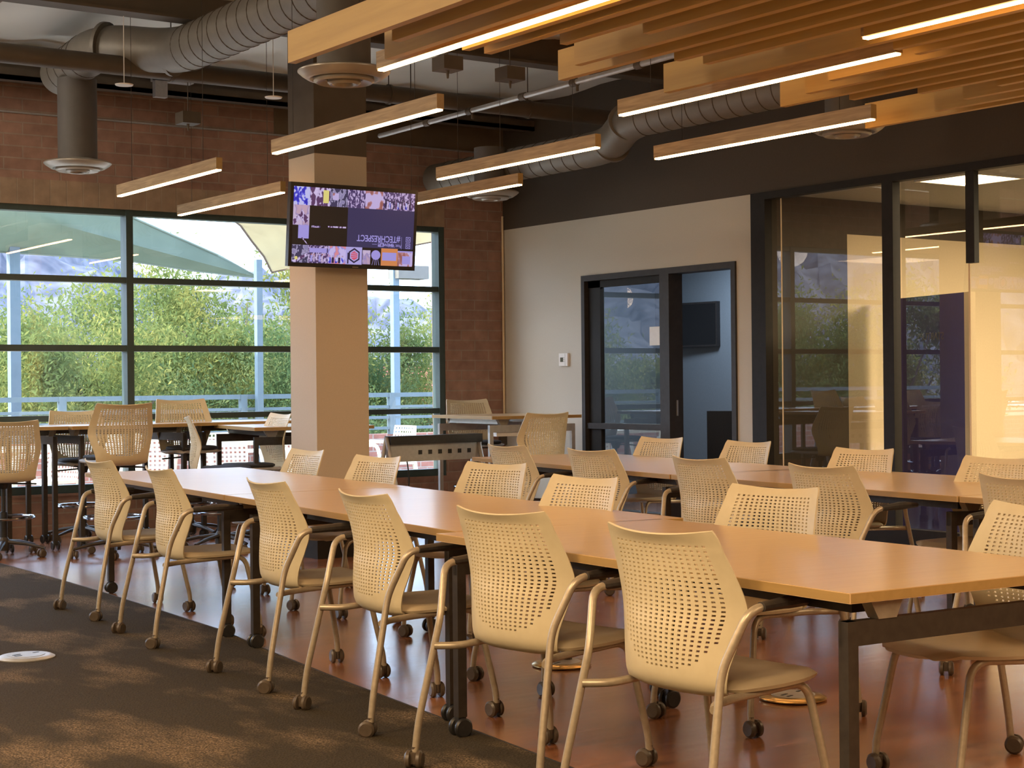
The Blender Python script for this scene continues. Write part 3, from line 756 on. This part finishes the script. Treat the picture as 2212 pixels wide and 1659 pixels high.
# girders and joists
def girder(label, y0, y1, z0, z1=ZC, x0=-4.9, x1=9.58, n='girder'):
    tag(MB().box(x0, x1, y0, y1, z0+.02, z1).box(x0, x1, y0-.05, y1+.05, z0, z0+.02).obj('steel_beam', steel_dark), label, 'beam')
girder('deep dark beam crossing behind the wooden baffles', 10.95, 11.02, 3.90)
girder('dark steel beam along the top of the brick window wall', 13.62, 13.70, 3.86)
girder('dark beam near the viewer above the baffles', 5.0, 5.1, 3.95)
tag(MB().box(-4.9, 9.58, 13.30, 13.40, 3.80, 3.84).box(-4.9, 9.58, 13.30, 13.31, 3.80, 3.90).obj('cable_tray', steel_dark), 'thin dark tray running before the brick wall top', 'tray')
for k, (x, y, z, l) in enumerate(((5.30, 12.0, 3.38, 'small dark sensor box hanging before the brick wall'), (5.90, 9.17, 3.40, 'box hanging over the light beside the column'), (6.46, 9.25, 3.40, 'small box hanging right of the column, below the baffle end'))):
    t = thing('hanging_sensor', l, 'sensor', (x, y, z), 0, 'small boxes hanging from the ceiling')
    MB().box(-.075, .075, -.075, .075, -.04, .05).obj('housing', steel_dark, t, bevel=.008)
    MB().sweep([(0, 0, .05), (0, 0, ZC-z-.03)], .004, 6).lathe([(0, -.09), (.006, -.09), (.012, -.04), (0, -.04)], seg=8).obj('rod', steel_dark, t)
for x, y, l in ((4.40, 11.05, 'flat white disc on the dark beam, left of the hanging bracket'), (5.52, 10.96, 'flat white disc beside the dark column top')):
    tag(MB().lathe([(0, 0), (.06, 0), (.065, .008), (0, .008)], (x, y, 3.41), 24).sweep([(x, y, 3.41), (x, y, ZC-.05)], .003, 5).obj('sprinkler_cover', white_plastic), l, 'disc', 'white ceiling discs')
tag(MB().box(5.45, 5.56, 13.0, 13.06, 3.72, ZC-.02).box(5.45, 5.80, 13.0, 13.1, 3.86, 3.90).obj('metal_bracket', grey_metal), 'pale metal bracket under the pipe, left of the column', 'bracket')

# ------------------------------------------------------------------ television on the column
TW, TH = 1.065, .605
tv = thing('television', 'television on the column showing an upside-down photo collage', 'television', (5.968, 10.585, 2.445))
tv.rotation_euler = (radians(6.0), 0, 0)
MB().box(-TW/2, TW/2, -.025, .02, -TH/2, TH/2).obj('bezel', black_matte, tv, bevel=.006)
MB().box(-.30, .30, .02, .06, -.2, .2).obj('rear_housing', black_matte, tv, bevel=.01)
MB().box(-.06, .06, .06, .20, -.10, .10).box(-.11, .11, .05, .07, -.16, .16).obj('wall_mount', dark_metal, tv)
MB().box(-.005, .045, -.0262, -.025, -TH/2+.007, -TH/2+.014).obj('maker_mark', bracket_m, tv)
def emi(name, col, s=1.0, noise=None, scale=20):
    M = mat(name, (.01, .01, .01), .3)
    b = BS(M); b.inputs['Emission Strength'].default_value = s*.62
    if noise:
        n = N(M, 'ShaderNodeTexNoise'); n.inputs['Scale'].default_value = scale*.5; n.inputs['Detail'].default_value = 1; L(M, coords(M, (1.6, .02, .8)), n.inputs['Vector'])
        n2_ = N(M, 'ShaderNodeTexNoise'); n2_.inputs['Scale'].default_value = scale*.4; L(M, coords(M), n2_.inputs['Vector'])
        ad = N(M, 'ShaderNodeMath', operation='ADD'); L(M, n.outputs['Fac'], ad.inputs[0]); L(M, n2_.outputs['Fac'], ad.inputs[1])
        L(M, ramp(M, ad.outputs[0], [(.84, col), (.98, noise[0]), (1.12, noise[1])]), b.inputs['Emission Color'])
    else: b.inputs['Emission Color'].default_value = (*col, 1)
    return M
scr_w, scr_h = TW-.05, TH-.06
ink = (.03, .02, .06)
pal = [emi('photo_blue', (.03, .03, .55), 1, ((.12, .13, .9), (.6, .6, 1)), 60), emi('photo_white', (.75, .62, .95), 1, ((.60, .48, .80), (.12, .05, .15)), 45),
       emi('photo_grey', (.30, .26, .48), 1, ((.45, .40, .62), (.06, .05, .12)), 60), emi('photo_rust', (.36, .13, .12), 1, ((.55, .26, .30), (.62, .50, .85)), 30),
       emi('photo_crowd', (.62, .50, .80), 1, ((.45, .33, .62), (.08, .05, .16)), 90), emi('photo_skin', (.62, .42, .55), 1, ((.35, .28, .60), (.66, .52, .75)), 25),
       emi('photo_sunset', (.80, .30, .36), 1, ((.25, .3, .85), (.65, .55, .95)), 40), emi('screen_black', (.018, .012, .010), 1), emi('screen_navy', (.048, .040, .115), 1),
       emi('screen_lilac', (.42, .36, .85), 1), emi('logo_card', (.50, .44, .88), 1), emi('ink', ink, 1), emi('logo_red', (.75, .12, .2), 1), emi('orange', (.75, .28, .10), 1), emi('yellow_band', (.85, .75, .25), 1)]
# rectangles in screen fractions (x from left, y from top)
R_ = [(0, 0, .13, .24, 0), (.13, 0, .29, .24, 1), (.29, 0, .435, .24, 2), (.435, 0, .58, .24, 4), (.58, 0, .73, .24, 3), (.73, 0, 1, .24, 4),
      (0, .24, .13, .505, 5), (.045, .505, .13, .68, 9), (.13, .24, .44, .50, 7), (.13, .53, .44, .765, 7), (.15, .505, .22, .53, 4), (.28, .50, .43, .52, 1), (.44, .24, 1, .765, 8),
      (0, .765, .13, 1, 2), (.13, .765, .29, 1, 4), (.29, .765, .435, 1, 6), (.435, .765, .57, 1, 10), (.57, .765, .73, 1, 7), (.575, .80, .64, .99, 5), (.73, .765, .87, 1, 13), (.74, .82, .86, .93, 9), (.87, .79, 1, .81, 9), (.87, .81, 1, 1, 3), (.91, .86, .98, .97, 9), (.235, .03, .28, .20, 14), (.115, .27, .0, .27, 7)]
scm = MB(); scm.box(-scr_w/2, scr_w/2, -.0262, -.025, -scr_h/2, scr_h/2, 7)
def SX(fx): return -scr_w/2+fx*scr_w
def SZ(fy): return scr_h/2-fy*scr_h
for k, (xa, ya, xb, yb, mi) in enumerate(R_[:-1]):
    yy = -.0268-.00005*k
    scm.quad([(SX(xa), yy, SZ(yb)), (SX(xb), yy, SZ(yb)), (SX(xb), yy, SZ(ya)), (SX(xa), yy, SZ(ya))], mi)
# hexagon logo, chair picture, people strokes
def poly(cx, cz, r, n, rot, mi, yy, sq=1.0):
    scm.quad([(cx+r*cos(rot+2*pi*i/n)*sq, yy, cz+r*sin(rot+2*pi*i/n)) for i in range(n)], mi)
lx, lz = SX(.505), SZ(.88)
poly(lx, lz, .056, 6, pi/2, 11, -.0284, .95); poly(lx, lz, .043, 6, pi/2, 10, -.0285, .95); poly(lx, lz, .034, 6, pi/2, 12, -.0286, .95)
for k in range(3):
    zc = lz-.014+.014*k
    scm.quad([(lx-.032, -.0287, zc-.005), (lx+.032, -.0287, zc+.007), (lx+.032, -.0287, zc+.010), (lx-.032, -.0287, zc-.001)], 10)
scm.quad([(lx-.057, -.0284, lz-.06), (lx-.046, -.0284, lz-.06), (lx-.046, -.0284, lz+.02), (lx-.057, -.0284, lz+.02)], 11)
cx_, cz_ = SX(.685), SZ(.86)
poly(cx_, cz_, .036, 14, 0, 9, -.0284, 1.1)
for dx_ in (-.03, -.008, .008, .03):
    scm.quad([(cx_+dx_*.5-.0015, -.0284, cz_-.02), (cx_+dx_*.5+.0015, -.0284, cz_-.02), (cx_+dx_+.0015, -.0284, cz_-.075), (cx_+dx_-.0015, -.0284, cz_-.075)], 9)
# icons
for iz in (.632, .72):
    ix = SX(.955); zz = SZ(iz)
    if iz == .63:
        scm.quad([(ix-.020, -.0284, zz-.022), (ix+.020, -.0284, zz-.022), (ix+.020, -.0284, zz+.022), (ix-.020, -.0284, zz+.022)], 9)
        poly(ix, zz, .009, 3, .4, 8, -.0286); poly(ix-.004, zz-.004, .006, 8, 0, 8, -.0287)
    else:
        scm.quad([(ix-.020, -.0284, zz-.020), (ix+.020, -.0284, zz-.020), (ix+.020, -.0284, zz+.020), (ix-.020, -.0284, zz+.020)], 9)
        scm.quad([(ix-.016, -.0285, zz-.016), (ix+.016, -.0285, zz-.016), (ix+.016, -.0285, zz+.016), (ix-.016, -.0285, zz+.016)], 8)
        poly(ix, zz, .011, 16, 0, 9, -.0286); poly(ix, zz, .007, 16, 0, 8, -.0287)
scm.quad([(SX(.897), -.0284, SZ(.77)), (SX(.899), -.0284, SZ(.77)), (SX(.899), -.0284, SZ(.60)), (SX(.897), -.0284, SZ(.60))], 9)
scm.quad([(SX(.70), -.0284, SZ(.745)), (SX(.748), -.0284, SZ(.745)), (SX(.748), -.0284, SZ(.688)), (SX(.70), -.0284, SZ(.688))], 9)
scm.quad([(SX(.7035), -.0285, SZ(.739)), (SX(.7445), -.0285, SZ(.739)), (SX(.7445), -.0285, SZ(.694)), (SX(.7035), -.0285, SZ(.694))], 8)
scm.quad([(SX(.65), -.0284, SZ(.717)), (SX(.69), -.0284, SZ(.717)), (SX(.69), -.0284, SZ(.712)), (SX(.65), -.0284, SZ(.712))], 9)
for k in range(5):
    px_ = SX(.305+.026*k); poly(px_, SZ(.90), .007, 8, 0, 5, -.0284); scm.quad([(px_-.009, -.0284, SZ(.99)), (px_+.009, -.0284, SZ(.99)), (px_+.009, -.0284, SZ(.915)), (px_-.009, -.0284, SZ(.915))], 11 if k % 2 else 0)
def shape(pts, mi, yy=-.0285): scm.quad([(SX(x_), yy, SZ(y_)) for x_, y_ in pts], mi)
shape([(.58, .235), (.60, .15), (.64, .07), (.665, .02), (.68, .06), (.715, .10), (.725, .17), (.70, .19), (.675, .14), (.655, .19), (.65, .235)], 3)   # brown horse
shape([(.0, .44), (.05, .36), (.075, .30), (.09, .36), (.13, .42), (.10, .48), (.06, .42), (.01, .50)], 1)
for k_ in range(14):
    x_ = .745+.0175*k_; h_ = .11+.012*((k_*5) % 4)
    shape([(x_, .225), (x_, h_), (x_+.011, h_), (x_+.011, .225)], (11, 1, 0, 5)[k_ % 4], -.0286)
    poly(SX(x_+.0055), SZ(h_-.012), .006, 7, 0, 11, -.0286)
for k_ in range(6):
    x_ = .15+.022*k_; shape([(x_, .98), (x_, .90), (x_+.014, .89), (x_+.014, .98)], (9, 5, 1)[k_ % 3], -.0286); poly(SX(x_+.007), SZ(.885), .006, 7, 0, 3, -.0286)
shape([(.14, .80), (.28, .80), (.28, .86), (.14, .86)], 9, -.0285)
shape([(.31, .06), (.36, .06), (.36, .15), (.31, .15)], 3, -.0285)
shape([(.0, .98), (.12, .87), (.13, .90), (.03, 1.0)], 1, -.0285); poly(SX(.035), SZ(.94), .013, 12, 0, 14, -.0286)
shape([(.07, .67), (.12, .76), (.127, .755), (.078, .665)], 1, -.0285)
scm.obj('screen', pal, tv)
def flip_text(name, body, size, mtl, fx, fy, bold=0, sxx=1):
    global BOLD; BOLD = bold
    M_ = Matrix.Translation((SX(fx), -.029, SZ(fy))) @ Matrix.Rotation(pi/2, 4, 'X') @ Matrix.Rotation(pi, 4, 'Z') @ Matrix.Diagonal((sxx, 1, 1, 1))
    return text(name, body, size, mtl, tv, M_, .0003)
flip_text('screen_text', '#TECHRESPECT', .066, pal[9], .703, .635, .0008, .80)
flip_text('screen_text', 'Post With', .034, pal[9], .840, .725, 0, .85)
flip_text('screen_text', 'SHOW', .030, pal[9], .785, .713, .0006)
flip_text('screen_text', 'UP', .034, pal[9], .724, .716, .0008)

# ------------------------------------------------------------------ wall items
t = thing('thermostat', 'white thermostat on the white wall left of the door', 'thermostat', (XR+.001, 12.846, 1.512))
MB().box(-.028, 0, -.065, .075, -.062, .062).obj('body', white_plastic, t, bevel=.006)
MB().box(-.0295, -.028, .005, .052, -.022, .022).obj('display', mat('lcd', (.10, .10, .07), .2), t)
MB().box(-.0295, -.028, -.012, -.004, .014, .022).box(-.0295, -.028, -.012, -.004, -.004, .004).box(-.0295, -.028, -.012, -.004, -.022, -.014).box(-.0292, -.028, -.026, -.0235, -.06, .06).obj('button', mat('grey_button', (.25, .24, .23), .5), t)
t = thing('conduit_pipe', 'thin cream conduit running down the brick beside the corner', 'conduit', (9.58, YW-.02, 0))
MB().sweep([(0, 0, .78), (.0, 0, 3.0)], .011, 10).obj('tube', cream_wall, t)
MB().box(-.06, .06, -.02, .019, .66, .78).obj('junction_box', steel_dark, t, bevel=.005)
tag(MB().box(XR+.045, XR+.05, 11.47, 11.62, 1.62, 1.79).obj('paper_sign', white_plastic), 'small white notice stuck on the glass beside the door', 'sign')
t = thing('wall_television', 'switched-off black television on the blue wall seen through the door', 'television', (11.55, 13.30, 1.89), radians(6))
MB().box(-.03, .02, -.46, .32, -.235, .235).obj('bezel', black_matte, t, bevel=.004)
MB().box(-.031, -.03, -.44, .30, -.215, .215).obj('screen', black_gloss, t)
MB().box(.02, .07, -.1, .1, -.1, .1).obj('wall_mount', dark_metal, t)
t = thing('office_chair', 'black padded chair back seen in the doorway', 'chair', (10.75, 11.75, 0), radians(200))
MB().box(-.05, .03, -.24, .24, .50, 1.0).obj('backrest', black_fabric, t, bevel=.02)
MB().box(-.02, .45, -.24, .24, .42, .50).obj('seat', black_fabric, t, bevel=.02)
for sx_ in (.02, .40):
    for sy_ in (-.21, .21): MB().sweep([(sx_, sy_, .42), (sx_+.02, sy_, .0)], .012, 8).obj('leg', dark_metal, t)
def floorbox(x, y, label):
    t = thing('floor_outlet', label, 'outlet', (x, y, .006), .3, 'round metal floor outlets')
    MB().lathe([(0, 0), (.135, 0), (.135, .004), (.118, .012), (.098, .014), (0, .014)], seg=40).obj('cover_ring', brass if x > 4 else grey_metal, t)
    MB().lathe([(0, .014), (.088, .014), (.088, .016), (0, .016)], seg=32).obj('lid', grey_metal, t)
    MB().box(-.07, -.035, -.02, -.008, .016, .0175).box(-.06, -.02, .012, .024, .016, .0175).box(.045, .075, .0, .012, .016, .0175).obj('slot', black_matte, t)
brass = noisy('brass_ring', (.62, .42, .16), (.70, .50, .2), 20, .22, .9)
floorbox(2.557, 7.717, 'round metal outlet cover sunk in the carpet at the left edge')
floorbox(4.439, 5.993, 'brass-rimmed floor outlet under the middle of the front tables')
floorbox(4.705, 4.789, 'brass-rimmed floor outlet just right of the nearest chair')
# lettering on the purple partition
ang = atan2(-dirv.y, -dirv.x)
tp = bpy.data.objects['purple_partition']
for txt_, fr_, z_, sz_ in (('STARTUPS', .60, 1.64, .085),):
    for sgn in (1,):
        off = Vector((dirv.y, -dirv.x))
        side = off if off.x < 0 else -off
        pt = (b-a)*fr_+side*.004
        text('lettering', txt_, sz_, faint, tp, Matrix.Translation((pt.x, pt.y, z_)) @ Matrix.Rotation(ang, 4, 'Z') @ Matrix.Rotation(pi/2, 4, 'X') @ Matrix.Diagonal((-1, 1, 1, 1)))

# ------------------------------------------------------------------ outdoors
PY = 18.0
struct('floor', MB().box(-12, 26, 14.16, PY+.3, -.25, -.03), patio_floor)
tag(MB().box(-12, 26, PY-.02, PY+.28, -.03, .66).obj('parapet_wall', patio_brick), 'low red brick wall at the edge of the patio', 'wall')
rl = thing('patio_railing', 'pale blue metal railing on the patio wall', 'railing', (0, PY, 0))
for z, h in ((1.13, .055), (.99, .035), (.855, .035), (.72, .035)):
    MB().box(-12, 26, -.03, .03, z, z+h).obj('rail', rail_m, rl)
for x in (-4.6, -2.4, -.2, 2.0, 4.2, 6.4, 8.62, 10.68, 12.9, 15): MB().box(x-.04, x+.04, -.04, .04, -.03 if False else .66, 1.185).obj('post', rail_m, rl)
tag(MB().box(8.75, 8.825, PY-.14, PY-.06, -.03, 2.80).obj('canopy_post', rail_m), 'pale blue post rising past the window left of the column', 'post')
tag(MB().box(6.12, 6.24, 18.9, 19.02, -4, 3.3).obj('canopy_post', rail_m), 'thick blue-grey post at the left edge under the green shade sail', 'post')
t = thing('parking_lamp', 'grey box-shaped lamp on a pole, right of the column', 'lamp', (12.3, 20.6, 0))
MB().box(-.05, .05, -.05, .05, -4, 3.05).obj('pole', rail_m, t)
MB().box(-.02, .50, -.15, .15, 2.83, 3.02).obj('lamp_head', duct_m, t, bevel=.02)
def sail(name, label, outline, mtl, sag=.15, y=19.0, rope=None):
    """outline: (x, y, z) ring; filled as a fan from its centre, sagging"""
    P = [Vector(p) for p in outline]; c = sum(P, Vector())/len(P); mb = MB(); n = 6; rings = []
    for k in range(n+1):
        s_ = k/n; rings.append([mb.bm.verts.new(c+(p-c)*s_+Vector((0, 0, -sag*(1-s_*s_)))) for p in P] if k else [mb.bm.verts.new(c-Vector((0, 0, sag)))])
    m_ = len(P)
    for k in range(n):
        for i in range(m_):
            A_, B_ = rings[k], rings[k+1]
            f_ = mb.bm.faces.new((A_[0], B_[i], B_[(i+1) % m_]) if k == 0 else (A_[i], B_[i], B_[(i+1) % m_], A_[(i+1) % m_])); f_.smooth = True
    bmesh.ops.solidify(mb.bm, geom=mb.bm.faces[:], thickness=.006)
    o = thing(name, label, 'shade sail')
    mb.obj('cloth', mtl, o)
    MB().sweep(P, .014, 6, closed=True).obj('hem', bark if mtl is sail_cream else sail_green, o)
    return o
sail('shade_sail', 'grey-green shade sail tapering to a point beyond the left window', [(9.36, 19.0, 2.66), (8.75, 18.95, 2.93), (8.0, 18.8, 3.17), (7.25, 18.6, 3.40), (5.5, 18.0, 4.0), (3.0, 17.0, 4.3), (3.2, 17.5, 3.6), (4.6, 18.2, 3.0), (6.04, 19.0, 2.87), (6.8, 19.0, 2.85), (7.6, 19.0, 2.82), (8.5, 19.0, 2.72)], sail_green, .02)
sail('shade_sail', 'cream shade sail with curved edge beyond the window beside the column', [(9.52, 19.0, 2.74), (9.36, 18.9, 2.93), (9.15, 18.8, 3.10), (8.9, 18.6, 3.27), (8.55, 18.4, 3.42), (8.2, 18.0, 3.7), (10.2, 16.6, 4.2), (13.5, 17.0, 4.2), (14.0, 19.0, 3.9), (12.3, 19.0, 3.30), (10.9, 19.0, 3.02), (10.0, 19.0, 2.85)], sail_cream, .03)

# patio chairs with lattice backs
def patio_chair():
    t = thing('patio_chair', 'x', 'chair', group='white patio chairs outside the window')
    bk = bmesh.new(); nu, nv = 23, 19
    V = [[bk.verts.new((-.02-.05*(j/nv)-.05*abs(-1+2*i/nu)**2*-1, (-1+2*i/nu)*(.24+.02*sin(3*j/nv)), .42+.42*j/nv)) for j in range(nv+1)] for i in range(nu+1)]
    for i in range(nu):
        for j in range(nv):
            if 1 <= i < nu-1 and 1 <= j < nv-1 and i % 2 and j % 2: continue
            f_ = bk.faces.new((V[i][j], V[i+1][j], V[i+1][j+1], V[i][j+1]))
    bmesh.ops.solidify(bk, geom=bk.faces[:], thickness=.015)
    me = bpy.data.meshes.new('backrest'); bk.to_mesh(me); bk.free(); me.materials.append(patio_plastic); ob('backrest', me, t)
    MB().box(-.02, .44, -.25, .25, .40, .43).obj('seat', patio_plastic, t, bevel=.01)
    for x in (0, .42):
        for y in (-.23, .23): MB().sweep([(x, y, .41), (x+(.04 if x else -.05), y*1.1, 0)], [.03, .022], 8).obj('leg', patio_plastic, t)
    for y in (-.27, .27): MB().sweep(rounded([(-.03, y, .64), (.35, y, .66), (.42, y, .42)], .08), .02, 8).obj('armrest', patio_plastic, t)
    return t
pc = patio_chair()
PCH = [(5.55, 15.6, 200, 'white lattice patio chair outside behind the leftmost stool'), (6.25, 15.35, 250, 'white lattice patio chair outside, left of the window mullion'),
 (7.25, 15.6, 265, 'white lattice patio chair outside, right of the window mullion'), (8.1, 15.5, 265, 'white lattice patio chair outside, mid window'), (8.75, 15.9, 280, 'white lattice patio chair outside beside the column'),
 (6.7, 17.1, 95, 'white patio chair outside close to the brick parapet'), (9.9, 16.4, 180, 'white patio chair outside seen right of the column')]
for k, (x, y, a_, l) in enumerate(PCH):
    if k == 0: pc.location = (x, y, -.03); pc.rotation_euler = (0, 0, radians(a_)); pc['label'] = l
    else: copy_thing(pc, (x, y, -.03), radians(a_), l)
for x, y, l in ((5.9, 16.4, 'white patio table outside at the left'), (7.9, 16.5, 'white patio table outside, left of the column')):
    t = thing('patio_table', l, 'table', (x, y, -.03), 0, 'white patio tables')
    MB().box(-.75, .75, -.4, .4, .68, .72).obj('tabletop', patio_plastic, t, bevel=.01)
    for sx_ in (-.65, .65):
        for sy_ in (-.32, .32): MB().sweep([(sx_, sy_, .68), (sx_*1.08, sy_*1.1, 0)], [.035, .025], 8).obj('leg', patio_plastic, t)

# ground, hills, trees
struct('ground', MB().box(-250, 400, PY+.3, 700, -4.3, -4), dust_ground)
hb = MB(); nx, ny = 260, 36
def ridge(x):
    # screen-wide profile evaluated by direction from the viewer
    s_ = x
    tab = [(-3, 60), (-1.2, 55), (-.6, 42), (.15, 46), (.32, 45), (.38, 37), (.41, 28), (.44, 23), (.455, 27), (.48, 32), (.52, 30), (.58, 24), (.62, 22), (.66, 24), (.69, 21), (.75, 14), (.9, 18), (2.4, 24)]
    for (p, q), (r_, s2) in zip(tab, tab[1:]):
        if p <= s_ <= r_: return q+(s2-q)*(s_-p)/(r_-p)
    return 20
hv = []
for i in range(nx+1):
    row_ = []
    th_ = -2.4+3.8*i/nx
    for j in range(ny+1):
        d_ = 200+260*j/ny
        dd = d_*1.0
        h = ridge(th_)*(d_/400)
        k_ = sin(pi*.5*min(1, j/22.0))**1.3 if j <= 22 else cos((j-22)/14*1.2)
        z = -4+(h+4)*k_ + (3.0*sin(i*.7+j*.5)+2.2*sin(i*1.9-j*1.1)+1.5*sin(i*3.1+j*2.3)+random.uniform(-1, 1))*(.3+.7*k_)*(0.5 if j > 18 else 1)
        row_.append(hb.bm.verts.new((th_*d_, d_, z)))
    hv.append(row_)
for i in range(nx):
    for j in range(ny):
        f_ = hb.bm.faces.new((hv[i][j], hv[i+1][j], hv[i+1][j+1], hv[i][j+1])); f_.smooth = True
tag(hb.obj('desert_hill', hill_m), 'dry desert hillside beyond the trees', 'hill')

def foliage(seed, n, rx, ry, rz, leaf):
    rnd = random.Random(seed); V = []; Fc = []
    clumps = []
    for k in range(46):
        while True:
            p = Vector((rnd.uniform(-1, 1), rnd.uniform(-1, 1), rnd.uniform(-1, 1)))
            if .25 < p.length < 1: break
        clumps.append((Vector((p.x*rx, p.y*ry, p.z*rz)), rnd.uniform(.35, .75)))
    for k in range(n):
        c_, r_ = clumps[rnd.randrange(len(clumps))]
        q = Vector((rnd.gauss(0, .42), rnd.gauss(0, .42), rnd.gauss(0, .42)))*r_
        dr = rnd.random()**2*.9*r_
        p = c_+q+Vector((0, 0, -dr))
        s_ = leaf*rnd.uniform(.6, 1.5)
        a_ = Vector((rnd.gauss(0, 1), rnd.gauss(0, 1), rnd.gauss(0, 1)-.8)).normalized()
        b_ = a_.cross(Vector((rnd.gauss(0, 1), rnd.gauss(0, 1), rnd.gauss(0, 1)))).normalized()
        i0 = len(V)
        V += [p-a_*s_*1.6, p+b_*s_*.5, p+a_*s_*1.6, p-b_*s_*.5]
        Fc.append((i0, i0+1, i0+2, i0+3))
    me = bpy.data.meshes.new('foliage'); me.from_pydata([tuple(v) for v in V], [], Fc); return me
FO = [foliage(s_, 85000, 2.1, 1.6, 2.0, .022) for s_ in (1, 2, 3)]
for k, me in enumerate(FO): me.materials.append(leaf_a if k != 1 else leaf_b)
def trunk_mesh(seed):
    rnd = random.Random(seed); mb = MB()
    mb.sweep([(0, 0, -4.5), (.1, 0, -3), (0, .1, -1.6)], [.17, .14, .11], 9)
    for k in range(6):
        a_ = 2*pi*k/6+rnd.random(); r_ = rnd.uniform(.9, 1.7)
        mb.sweep(rounded([(0, .1, -1.7), (.4*cos(a_), .4*sin(a_), -.7), (r_*cos(a_), r_*sin(a_), rnd.uniform(.2, 1.3))], .3), [.075]*3+[.05]*3+[.02, .015], 6)
    return mb.mesh('trunk', [bark])
TRK = [trunk_mesh(s_) for s_ in (5, 6, 7)]
# x, y, crown centre z, scale, kind, label
TR = [(5.9, 23.2, -.2, 1.0, 0, 'bushy tree with yellow-green leaves at the far left beyond the railing'),
 (8.1, 22.6, .25, 1.12, 0, 'bright yellow-green tree beyond the railing, left of the window mullion'),
 (9.9, 24.3, .55, 1.15, 2, 'leafy tree beyond the railing, right of the window mullion'),
 (11.4, 22.6, .1, 1.0, 1, 'deep green tree beyond the railing behind the blue post'),
 (12.4, 26.0, 1.2, 1.3, 0, 'tall tree reaching up to the tip of the cream sail'),
 (14.1, 24.5, -.3, 1.0, 1, 'green tree beyond the small window right of the column'),
 (15.6, 26.5, .5, 1.15, 0, 'sparse tree before the hill, right of the column'),
 (3.8, 24.5, -.6, 1.2, 1, 'dark tree outside the left picture edge, beyond the railing'),
 (16.9, 23.5, -.2, 1.1, 1, 'green tree beyond the window frame at the brick pier'),
 (7.0, 27.5, -.5, 1.4, 1, 'deep green tree standing behind the yellow-green ones at left'),
 (11.0, 29.0, .2, 1.5, 2, 'rear tree between the blue post and the mullion'),
 (13.2, 21.5, -1.6, .9, 2, 'low bush right under the railing beside the column'),
 (-2.6, 22.5, .4, 1.1, 1, 'tree mirrored in the office glass, beyond the hidden left part of the window'),
 (-6.2, 23.5, .8, 1.3, 0, 'second tree mirrored in the office glass, farther left outside'),
 (.8, 23.0, .1, 1.1, 2, 'tree outside the left edge, mirrored beside the office mullion')]
for k, (x, y, z, s_, kd, l) in enumerate(TR):
    t = thing('mesquite_tree', l, 'tree', (x, y, z), k*1.3, 'trees beyond the patio')
    t.scale = (s_,)*3
    ob('foliage', FO[kd], t); ob('trunk', TRK[kd], t)
tag(MB().box(17.6, 19.4, 31, 34, -4, -.2).prism([(17.3, 30.7), (19.7, 30.7), (19.7, 34.3), (17.3, 34.3)], 1.25, 1.7).box(17.5, 19.5, 31, 34, -.2, 1.25).obj('red_roof_building', noisy('red_roof', (.62, .16, .12), (.68, .2, .15), 4, .8)), 'small red-roofed building glimpsed between the trees', 'building')

# ------------------------------------------------------------------ light
W_ = bpy.data.worlds.new('sky'); S.world = W_; W_.use_nodes = True
nt = W_.node_tree; bg = nt.nodes['Background']
sky = nt.nodes.new('ShaderNodeTexSky'); sky.sky_type = 'NISHITA'; sky.sun_disc = False
sky.sun_elevation = radians(42); sky.sun_rotation = radians(-70); sky.dust_density = 3.0; sky.air_density = 1.0; sky.ozone_density = 1.0
mixw = nt.nodes.new('ShaderNodeMixRGB'); mixw.inputs['Fac'].default_value = .6
mixw.inputs['Color2'].default_value = (6.6, 8.6, 12.5, 1)
nt.links.new(sky.outputs[0], mixw.inputs['Color1']); nt.links.new(mixw.outputs[0], bg.inputs['Color'])
bg.inputs['Strength'].default_value = .68
sun = bpy.data.lights.new('sun', 'SUN'); so = bpy.data.objects.new('sun', sun); C.objects.link(so)
sun.energy = 9; sun.angle = radians(.6); sun.color = (1, .97, .92)
so.rotation_euler = Vector((.80, -.05, -.60)).to_track_quat('-Z', 'Y').to_euler()
def area(name, loc, size, energy, col, rot=(0, 0, 0), sy=None):
    l = bpy.data.lights.new(name, 'AREA'); l.energy = energy; l.color = col; l.size = size
    if sy: l.shape = 'RECTANGLE'; l.size_y = sy
    o = bpy.data.objects.new(name, l); C.objects.link(o); o.location = loc; o.rotation_euler = rot; return o
WARM = (1, .68, .38)
def point(name, loc, energy, col, r=.25):
    l = bpy.data.lights.new(name, 'POINT'); l.energy = energy; l.color = col; l.shadow_soft_size = r
    o = bpy.data.objects.new(name, l); C.objects.link(o); o.location = loc; return o
# warm area lights added out of view, standing in for the room's other lamps
area('room_fill_lamp', (-.6, 4.5, 3.3), 1.4, 190, WARM)
area('room_fill_lamp', (.3, .6, 3.3), 1.6, 215, WARM)
area('room_fill_lamp', (5.0, -.6, 2.6), 1.8, 140, WARM, sy=1.8)
area('room_fill_lamp', (-1.8, 9.0, 3.3), 1.4, 150, WARM)
area('room_fill_lamp', (8.0, 2.6, 3.0), 1.0, 70, WARM)
point('ceiling_fill_light', (.2, 8.6, 3.4), 130, (1, .78, .55))  # unseen point lights added to brighten the ceiling and the room below
point('ceiling_fill_light', (-1.5, 2.0, 3.0), 150, (1, .70, .42))
point('ceiling_fill_light', (2.0, 12.2, 3.9), 70, (1, .86, .70))
point('ceiling_fill_light', (6.6, 2.4, 3.95), 60, (1, .80, .58))
area('office_lamp', (12.6, 6.6, 2.82), 1.4, 360, (1, .78, .5))
area('meeting_lamp', (10.7, 12.2, 2.65), .6, 46, (.8, .9, 1))

vs = S.view_settings
S.display_settings.display_device = 'sRGB'
vs.view_transform = 'Standard'; vs.look = 'None'; vs.exposure = 0.35; vs.gamma = 1; vs.use_curve_mapping = False
